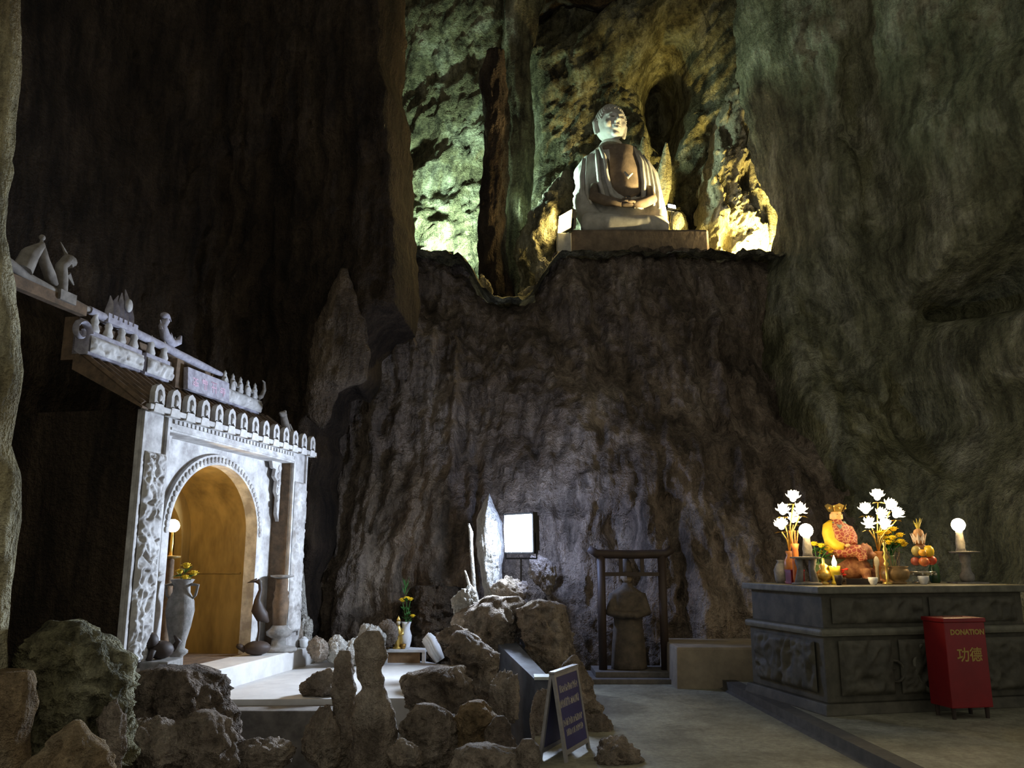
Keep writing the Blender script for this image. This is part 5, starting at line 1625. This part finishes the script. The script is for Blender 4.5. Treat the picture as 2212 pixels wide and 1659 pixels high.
MB().lathe([(0.032, 0.375), (0.03, 0.4), (0.012, 0.43), (0.003, 0.45)], seg=12).build('headdress', GOLD, t, 'all')
t = thing('brass_censer', 'ornate amber brass censer at the near end of the white slab', 'censer', onslab(832, 0.14))
AMB = pm('amber_brass', (0.45, 0.25, 0.05), (0.28, 0.14, 0.03), rough=0.35, metal=0.6, scale=20, bump=0.5)
MB().lathe([(0.09, 0), (0.07, 0.03), (0.12, 0.1), (0.13, 0.17), (0.08, 0.22), (0.09, 0.24), (0.05, 0.3), (0.02, 0.34), (0.03, 0.37), (0.003, 0.4)], seg=20).build('body', AMB, t, 'all')
for s in (-1, 1):
    MB().tube([(0.11 * s, 0, 0.15), (0.18 * s, 0, 0.2), (0.16 * s, 0, 0.28)], [0.02, 0.018, 0.012], 8).build('handle', AMB, t, 'all')
t = thing('small_cup', 'tiny brown cup before the white vase on the slab', 'cup', onslab(871, 0.05))
MB().lathe([(0.02, 0), (0.035, 0.03), (0.04, 0.07), (0.03, 0.07), (0.02, 0.03)], seg=14).build('bowl', AMB, t, 'all')
cus = MB()
q2 = Wz(920, 1440, z_t)
pts = [(0.0, 0, 0.36), (0.06, 0, 0.30), (0.12, 0, 0.18), (0.20, 0, 0.05)]
for dz in (0, 0.035, 0.07):
    cus.tube([(x + dz * 0.6, 0.0, z + dz * 0.7) for x, _, z in pts], [0.06, 0.065, 0.065, 0.05], 8, 0.55)
cus.tube([(x + 0.02, 0.1, z) for x, _, z in pts], [0.06, 0.07, 0.07, 0.05], 8, 1.4)
co = cus.build('scroll_stone', WST, None, 'all', loc=(q2.x - 0.05, q2.y + 0.15, z_t))
tag(co, 'white ribbed scroll shaped stone leaning at the slab end', 'stone')

# ------------------------------------------------------------------ stair parapet right of the rocks
PAR = pm('parapet_stone', (0.13, 0.14, 0.17), (0.08, 0.085, 0.10), rough=0.8, scale=5, bump=0.3)
CAP = pm('parapet_cap', (0.62, 0.66, 0.62), (0.5, 0.53, 0.5), rough=0.6, bump=0.05)
p0, p1, p2 = W(1068, 1384, 10.6), W(1156, 1468, 9.0), W(1192, 1470, 9.0)
par = thing('stair_parapet', 'blue lit sloping stair parapet wall between the rock piles', 'parapet', (0, 0, 0))
mb = MB()
wv = [(p0.x, p0.y), (p1.x, p1.y), (p2.x, p2.y), (p0.x + 0.25, p0.y)]
hz = [p0.z, p1.z, p2.z, p0.z]
mb.add([(x, y, z) for (x, y), z in zip(wv, hz)] + [(x, y, -0.8) for x, y in wv], [(0, 1, 2, 3), (0, 1, 5, 4), (1, 2, 6, 5), (2, 3, 7, 6), (3, 0, 4, 7), (7, 6, 5, 4)])
mb.build('wall', PAR, par)
MB().box(p1.x - 0.01, p2.x + 0.02, p1.y - 0.03, p1.y + 0.2, p1.z, p1.z + 0.03).build('end_cap', CAP, par)
p3 = W(1116, 1343, 10.9)
cp2 = thing('stone_pillar', 'square stone pillar with pale cap below the blazing floodlight', 'pillar', (p3.x, p3.y, 0))
MB().box(0.0, 0.24, 0, 0.3, -0.5, p3.z - 0.04).build('shaft', PAR, cp2, bevel=0.01)
MB().box(-0.02, 0.26, -0.03, 0.33, p3.z - 0.04, p3.z).build('cap', CAP, cp2, bevel=0.006)

# ------------------------------------------------------------------ blue folding sign
sq = Wz(1222, 1648, 0.0)
sg = thing('folding_sign', 'blue folding floor sign with grey rows of lettering', 'sign', (sq.x, sq.y, 0), math.radians(66))
FRM = pm('grey_sign_frame', (0.34, 0.32, 0.33), (0.26, 0.25, 0.25), rough=0.5, metal=0.3)
BLU = pm('blue_sign_board', (0.05, 0.045, 0.16), (0.035, 0.03, 0.12), rough=0.5, scale=3, bump=0)
SWD, SHT = 0.56, 0.66
for side in (0, 1):
    lean = math.radians(-9 if side == 0 else 9)
    M = Matrix.Translation((0, 0 if side == 0 else 0.22, 0)) @ Matrix.Rotation(lean, 4, 'X')
    f_ = MB()
    f_.box(0, 0.035, -0.012, 0.012, 0, SHT, M)
    f_.box(SWD - 0.035, SWD, -0.012, 0.012, 0, SHT, M)
    f_.box(0.035, SWD - 0.035, -0.012, 0.012, SHT - 0.035, SHT, M)
    f_.box(0.035, SWD - 0.035, -0.012, 0.012, 0.05, 0.085, M)
    f_.build('frame', FRM, sg)
    bo = MB().box(0.03, SWD - 0.03, -0.006, 0.006, 0.08, SHT - 0.03, M).build('board', BLU, sg)
    if side == 0:
        LET = pm('sign_lettering', (0.42, 0.38, 0.36), (0.36, 0.33, 0.31), rough=0.7, bump=0)
        rr = random.Random(21)
        for z, h, x0, x1 in ((0.50, 0.062, 0.08, 0.48), (0.39, 0.066, 0.05, 0.50), (0.25, 0.056, 0.06, 0.49), (0.175, 0.05, 0.10, 0.47)):
            row = MB()      # the lettering is too blurred to read: worn strokes in rows
            x = x0
            while x < x1:
                w = rr.uniform(0.012, 0.03)
                hh = h * rr.uniform(0.7, 1.0)
                row.box(x, x + 0.009, -0.009, -0.006, z, z + hh, M)
                row.box(x, x + w, -0.009, -0.006, z + rr.uniform(0, hh * 0.8), z + hh * 0.2 + rr.uniform(0, hh * 0.8), M)
                x += w + 0.008
            row.build('lettering', LET, bo)
MB().box(0.0, SWD, -0.13, 0.13, 0, 0.02).add([], []) if False else None
tpz = SHT * math.cos(math.radians(9))
MB().box(0, SWD, 0.085, 0.135, tpz - 0.01, tpz + 0.012).build('hinge_rail', FRM, sg)

# ------------------------------------------------------------------ rocks
# pale slab rock beside the floodlight
slabo = [(1057, 1062), (1066, 1082), (1072, 1100), (1084, 1128), (1088, 1180), (1084, 1230), (1090, 1290), (1098, 1330), (1046, 1330), (1044, 1280), (1036, 1225), (1028, 1170), (1026, 1120), (1034, 1105), (1044, 1080)]
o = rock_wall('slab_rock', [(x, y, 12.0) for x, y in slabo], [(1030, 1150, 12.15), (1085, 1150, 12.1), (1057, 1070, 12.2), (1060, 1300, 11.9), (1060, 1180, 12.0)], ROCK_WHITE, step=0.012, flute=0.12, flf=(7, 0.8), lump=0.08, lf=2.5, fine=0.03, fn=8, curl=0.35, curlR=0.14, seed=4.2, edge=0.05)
tag(o, 'tall white lit slab of rock beside the blazing floodlight', 'rock')
o = stack_rock('rock_splinter', [(1130, 1010, 1014), (1150, 1013, 1021), (1180, 1014, 1021), (1230, 1018, 1025), (1262, 1020, 1028), (1300, 1024, 1034), (1370, 1020, 1040), (1500, 1015, 1045)], 11.6, ROCK_WHITE, 0.6, 0.02, 4, 20, seed=9.7, minr=0.006)
tag(o, 'thin upright rock splinter left of the white lit slab', 'rock')
o = stack_rock('rock_splinter', [(1232, 1002, 1006), (1265, 1011, 1017), (1300, 1026, 1034), (1370, 1028, 1060), (1500, 1020, 1060)], 11.3, ROCK_WHITE, 0.6, 0.012, 4, 20, seed=9.9, minr=0.006)
tag(o, 'short slanting rock splinter low beside the white lit slab', 'rock')
# the rock pile in front, by its big masses: rows of (py, left, right), distance, material, seed, label
for rows, Y, m, sd, lab in (
        ([(1290, 1048, 1112), (1305, 1022, 1124), (1330, 992, 1130), (1380, 985, 1126), (1450, 985, 1116), (1500, 985, 1110)], 10.75, 'L', 21.1, 'dark blue grey rock mass under the white lit slab'),
        ([(1362, 985, 1004), (1378, 972, 1040), (1406, 967, 1064), (1440, 990, 1070), (1480, 998, 1076), (1520, 1000, 1074), (1580, 1000, 1070)], 9.3, 'L', 21.2, 'big rounded boulder heading the central rock pile'),
        ([(1440, 940, 1000), (1455, 888, 1006), (1490, 880, 1006), (1530, 884, 1002), (1580, 890, 1000), (1640, 890, 1000)], 8.7, 'L', 21.3, 'broad flat topped boulder at the terrace corner'),
        ([(1520, 900, 940), (1540, 884, 970), (1570, 870, 984), (1610, 868, 986), (1660, 870, 990), (1720, 870, 990)], 7.6, 'L', 21.4, 'dark hollowed rock at the bottom of the central pile'),
        ([(1514, 1010, 1046), (1530, 992, 1060), (1560, 982, 1066), (1600, 984, 1060), (1640, 984, 1050), (1700, 984, 1050)], 7.6, 'T', 21.5, 'pale upright rock in the middle of the rock pile'),
        ([(1547, 1072, 1090), (1565, 1056, 1106), (1590, 1050, 1110), (1620, 1050, 1116), (1700, 1050, 1116)], 7.4, 'L', 21.6, 'knobbly rock low in the pile before the blue parapet'),
        ([(1606, 1010, 1070), (1625, 990, 1104), (1660, 980, 1116), (1720, 976, 1120)], 6.9, 'L', 21.7, 'light topped boulder at the bottom edge of the pile'),
        ([(1596, 1128, 1150), (1612, 1118, 1162), (1650, 1114, 1168), (1720, 1112, 1170)], 6.9, 'L', 21.8, 'lilac grey rounded stone beside the folding sign'),
        ([(1415, 1236, 1246), (1430, 1222, 1256), (1470, 1206, 1274), (1520, 1200, 1290), (1570, 1196, 1296), (1640, 1196, 1300)], 8.8, 'L', 21.9, 'tall brown rock with pointed top behind the folding sign'),
        ([(1298, 1150, 1196), (1312, 1132, 1210), (1340, 1128, 1222), (1380, 1140, 1230), (1430, 1150, 1236), (1520, 1150, 1240)], 10.4, 'L', 22.1, 'jagged brown rock right of the capped stone pillar'),
        ([(1268, 905, 985), (1280, 894, 992), (1330, 890, 996), (1400, 888, 1000), (1470, 886, 1000)], 12.7, 'K', 22.2, 'squared dark rock block behind the white vase'),
        ([(1405, 734, 752), (1430, 724, 762), (1500, 720, 764), (1600, 716, 766), (1720, 710, 770)], 7.9, 'L', 22.3, 'slender dark stone hugging the tall standing stone'),
        ([(1340, 116, 190), (1380, 70, 232), (1430, 60, 262), (1490, 62, 268), (1560, 58, 262), (1640, 58, 256), (1740, 56, 256)], 6.5, 'M', 22.4, 'tall mossy rock mass beside the broken stump'),
        ([(1556, 160, 174), (1575, 140, 188), (1605, 110, 206), (1640, 84, 222), (1720, 60, 232)], 5.5, 'T', 22.5, 'pointed pale brown rock in the near corner'),
        ([(1440, 330, 420), (1466, 300, 478), (1500, 288, 488), (1540, 286, 500), (1640, 284, 500)], 8.0, 'D', 22.6, 'large dark boulder in front of the gate step'),
        ([(1535, 430, 470), (1550, 400, 496), (1590, 380, 500), (1650, 360, 500), (1720, 350, 500)], 7.2, 'L', 22.7, 'knobbly rock with lit crest below the terrace kerb')):
    o = stack_rock('boulder', rows, Y, {'L': ROCK_LOOSE, 'T': ROCK_TAN, 'B': ROCK_BACK, 'M': ROCK_HIGH, 'D': ROCK_BACK, 'K': ROCK_LEFT}[m], 0.85, 0.17, 4.2, 96, seed=sd, vstretch=0.9)
    tag(o, lab, 'boulder', 'boulders around the terrace')

ROCKS = [  # px, py, Y, width, height, material, seed, label
    (1105, 1290, 11.25, 90, 80, 'L', 1.1, 'lumpy rock directly under the blazing floodlight'),
    (1170, 1240, 11.9, 60, 90, 'L', 1.2, 'smooth grey rock just behind the floodlight'),
    (1004, 1302, 10.75, 56, 70, 'W', 1.4, 'small white lit rock at the foot of the splinters'),
    (985, 1378, 10.1, 90, 60, 'L', 1.7, 'flat topped rock with a lit rim above the rock pile'),
    (1090, 1510, 8.6, 70, 110, 'L', 2.8, 'narrow shadowed rock under the sloping parapet'),
    (1290, 1590, 8.2, 70, 110, 'L', 3.3, 'low rounded rock at the floor edge behind the sign'),
    (1330, 1640, 7.0, 110, 90, 'L', 3.4, 'tan rock at the floor edge right of the sign'),
    (1180, 1560, 8.0, 70, 150, 'L', 3.5, 'dark rock wedged between parapet and sign'),
    (1172, 588, 16.75, 46, 60, 'P', 6.1, 'warm lit knob of rock below the statue floodlight'),
    (1142, 640, 16.8, 50, 50, 'P', 6.2, 'warm lit rubble at the gap in the ledge rim'),
    (1095, 660, 16.75, 60, 30, 'P', 6.3, 'flat rubble lying in the gap of the ledge rim'),
    (1050, 625, 16.8, 30, 70, 'P', 6.4, 'small upright rock at the foot of the rock pillar'),
    (915, 566, 16.6, 80, 50, 'B', 6.5, 'dark rock on the ledge rim before the pale alcove'),
    (985, 592, 16.6, 60, 60, 'B', 6.6, 'dark sloping rock on the ledge rim near the pillar'),
    (695, 1482, 9.35, 90, 75, 'L', 4.1, 'dark rounded boulder on the terrace edge'),
    (690, 1400, 11.6, 50, 56, 'L', 4.2, 'dark upright stone at the end of the gate step'),
    (725, 1402, 11.7, 50, 60, 'W', 4.3, 'pale crumpled rock at the back of the terrace'),
    (765, 1408, 11.8, 56, 60, 'W', 4.4, 'white cracked rock in the terrace rock row'),
    (800, 1385, 11.9, 66, 90, 'W', 4.5, 'tall white lit rock behind the brass censer'),
    (835, 1370, 12.1, 50, 60, 'L', 4.6, 'brown rock behind the gold figurine'),
    (655, 1365, 12.15, 40, 80, 'W', 4.7, 'pale rock leaning at the far gate column'),
    (330, 1620, 7.0, 150, 130, 'L', 5.3, 'low dark rock in the shadow under the gate'),
    (245, 1600, 6.2, 60, 160, 'L', 5.6, 'narrow dark rock between mossy mass and boulder'),
    (560, 1640, 7.6, 150, 90, 'L', 5.7, 'dark rock slab under the terrace kerb'),
    (700, 1600, 7.8, 90, 140, 'L', 5.8, 'shadowed rock beside the forked stalagmite'),
    (870, 1640, 7.0, 80, 80, 'L', 5.9, 'small rock at the foot of the forked stalagmite'),
]
for px, py, Y, w, h, m, sd, lab in ROCKS:
    o = boulder('boulder', px, py, Y, w, h, {'P': ROCK_DRIP, 'W': ROCK_WHITE, 'B': ROCK_BACK}.get(m, ROCK_LOOSE), seed=sd, amp=0.34, freq=1.5, rot=((sd * 7.3) % 1 - 0.5) * 0.4)
    tag(o, lab, 'boulder', 'boulders around the terrace')
# forked standing stone in the middle foreground
o = stack_rock('stalagmite', [(1362, 792, 820), (1385, 772, 834), (1420, 766, 834), (1450, 768, 824), (1470, 776, 832), (1486, 780, 832), (1504, 772, 836), (1540, 764, 850), (1580, 762, 860), (1620, 760, 858), (1660, 754, 850), (1720, 748, 850)], 7.6, ROCK_LOOSE, 0.7, 0.05, 3.2, 72, seed=11.2, vstretch=0.8)
tag(o, 'tall brown standing stone before the white terrace', 'stalagmite')
# left edge: rock column and broken stump
o = stack_rock('rock_column', [(-150, -190, 44), (0, -160, 40), (150, -150, 36), (285, -150, 22), (340, -150, 14), (370, -140, 22), (400, -140, 16), (500, -140, 8), (600, -140, 26), (700, -140, 34), (800, -140, 38), (880, -140, 34), (960, -140, 20), (1020, -140, 36), (1150, -140, 34), (1300, -140, 12), (1450, -140, 10), (1700, -150, 20)], 6.2, ROCK_PALE, 0.6, 0.05, 2.0, 80, seed=12.5, vstretch=0.5)
tag(o, 'tall mossy rock column at the near edge of the cave', 'rock')
o = stack_rock('broken_stump', [(1450, -30, 66), (1470, -40, 72), (1520, -40, 74), (1580, -40, 62), (1640, -45, 58), (1720, -50, 58)], 5.8, ROCK_TAN, 0.8, 0.05, 3.5, 48, seed=13.1)
tag(o, 'broken tan stalagmite stump in the near corner', 'stalagmite')
# leaning stone beside the far gate column and hanging stalactite
o = stack_rock('leaning_stone', [(1210, 646, 652), (1290, 642, 660), (1370, 640, 668), (1420, 640, 676)], 12.35, ROCK_WHITE, 0.8, 0.02, 3, 28, seed=14.1)
tag(o, 'grey leaning stone fin beside the far gate column', 'rock')
o = stack_rock('stalactite', [(580, 735, 752), (640, 712, 770), (700, 682, 786), (760, 668, 796), (820, 662, 790), (850, 664, 728), (900, 668, 716), (925, 690, 700)], 12.9, ROCK_MID, 0.6, 0.10, 1.8, 72, seed=15.2)
tag(o, 'broad brown stalactite mass hanging above the gate roof end', 'stalactite')
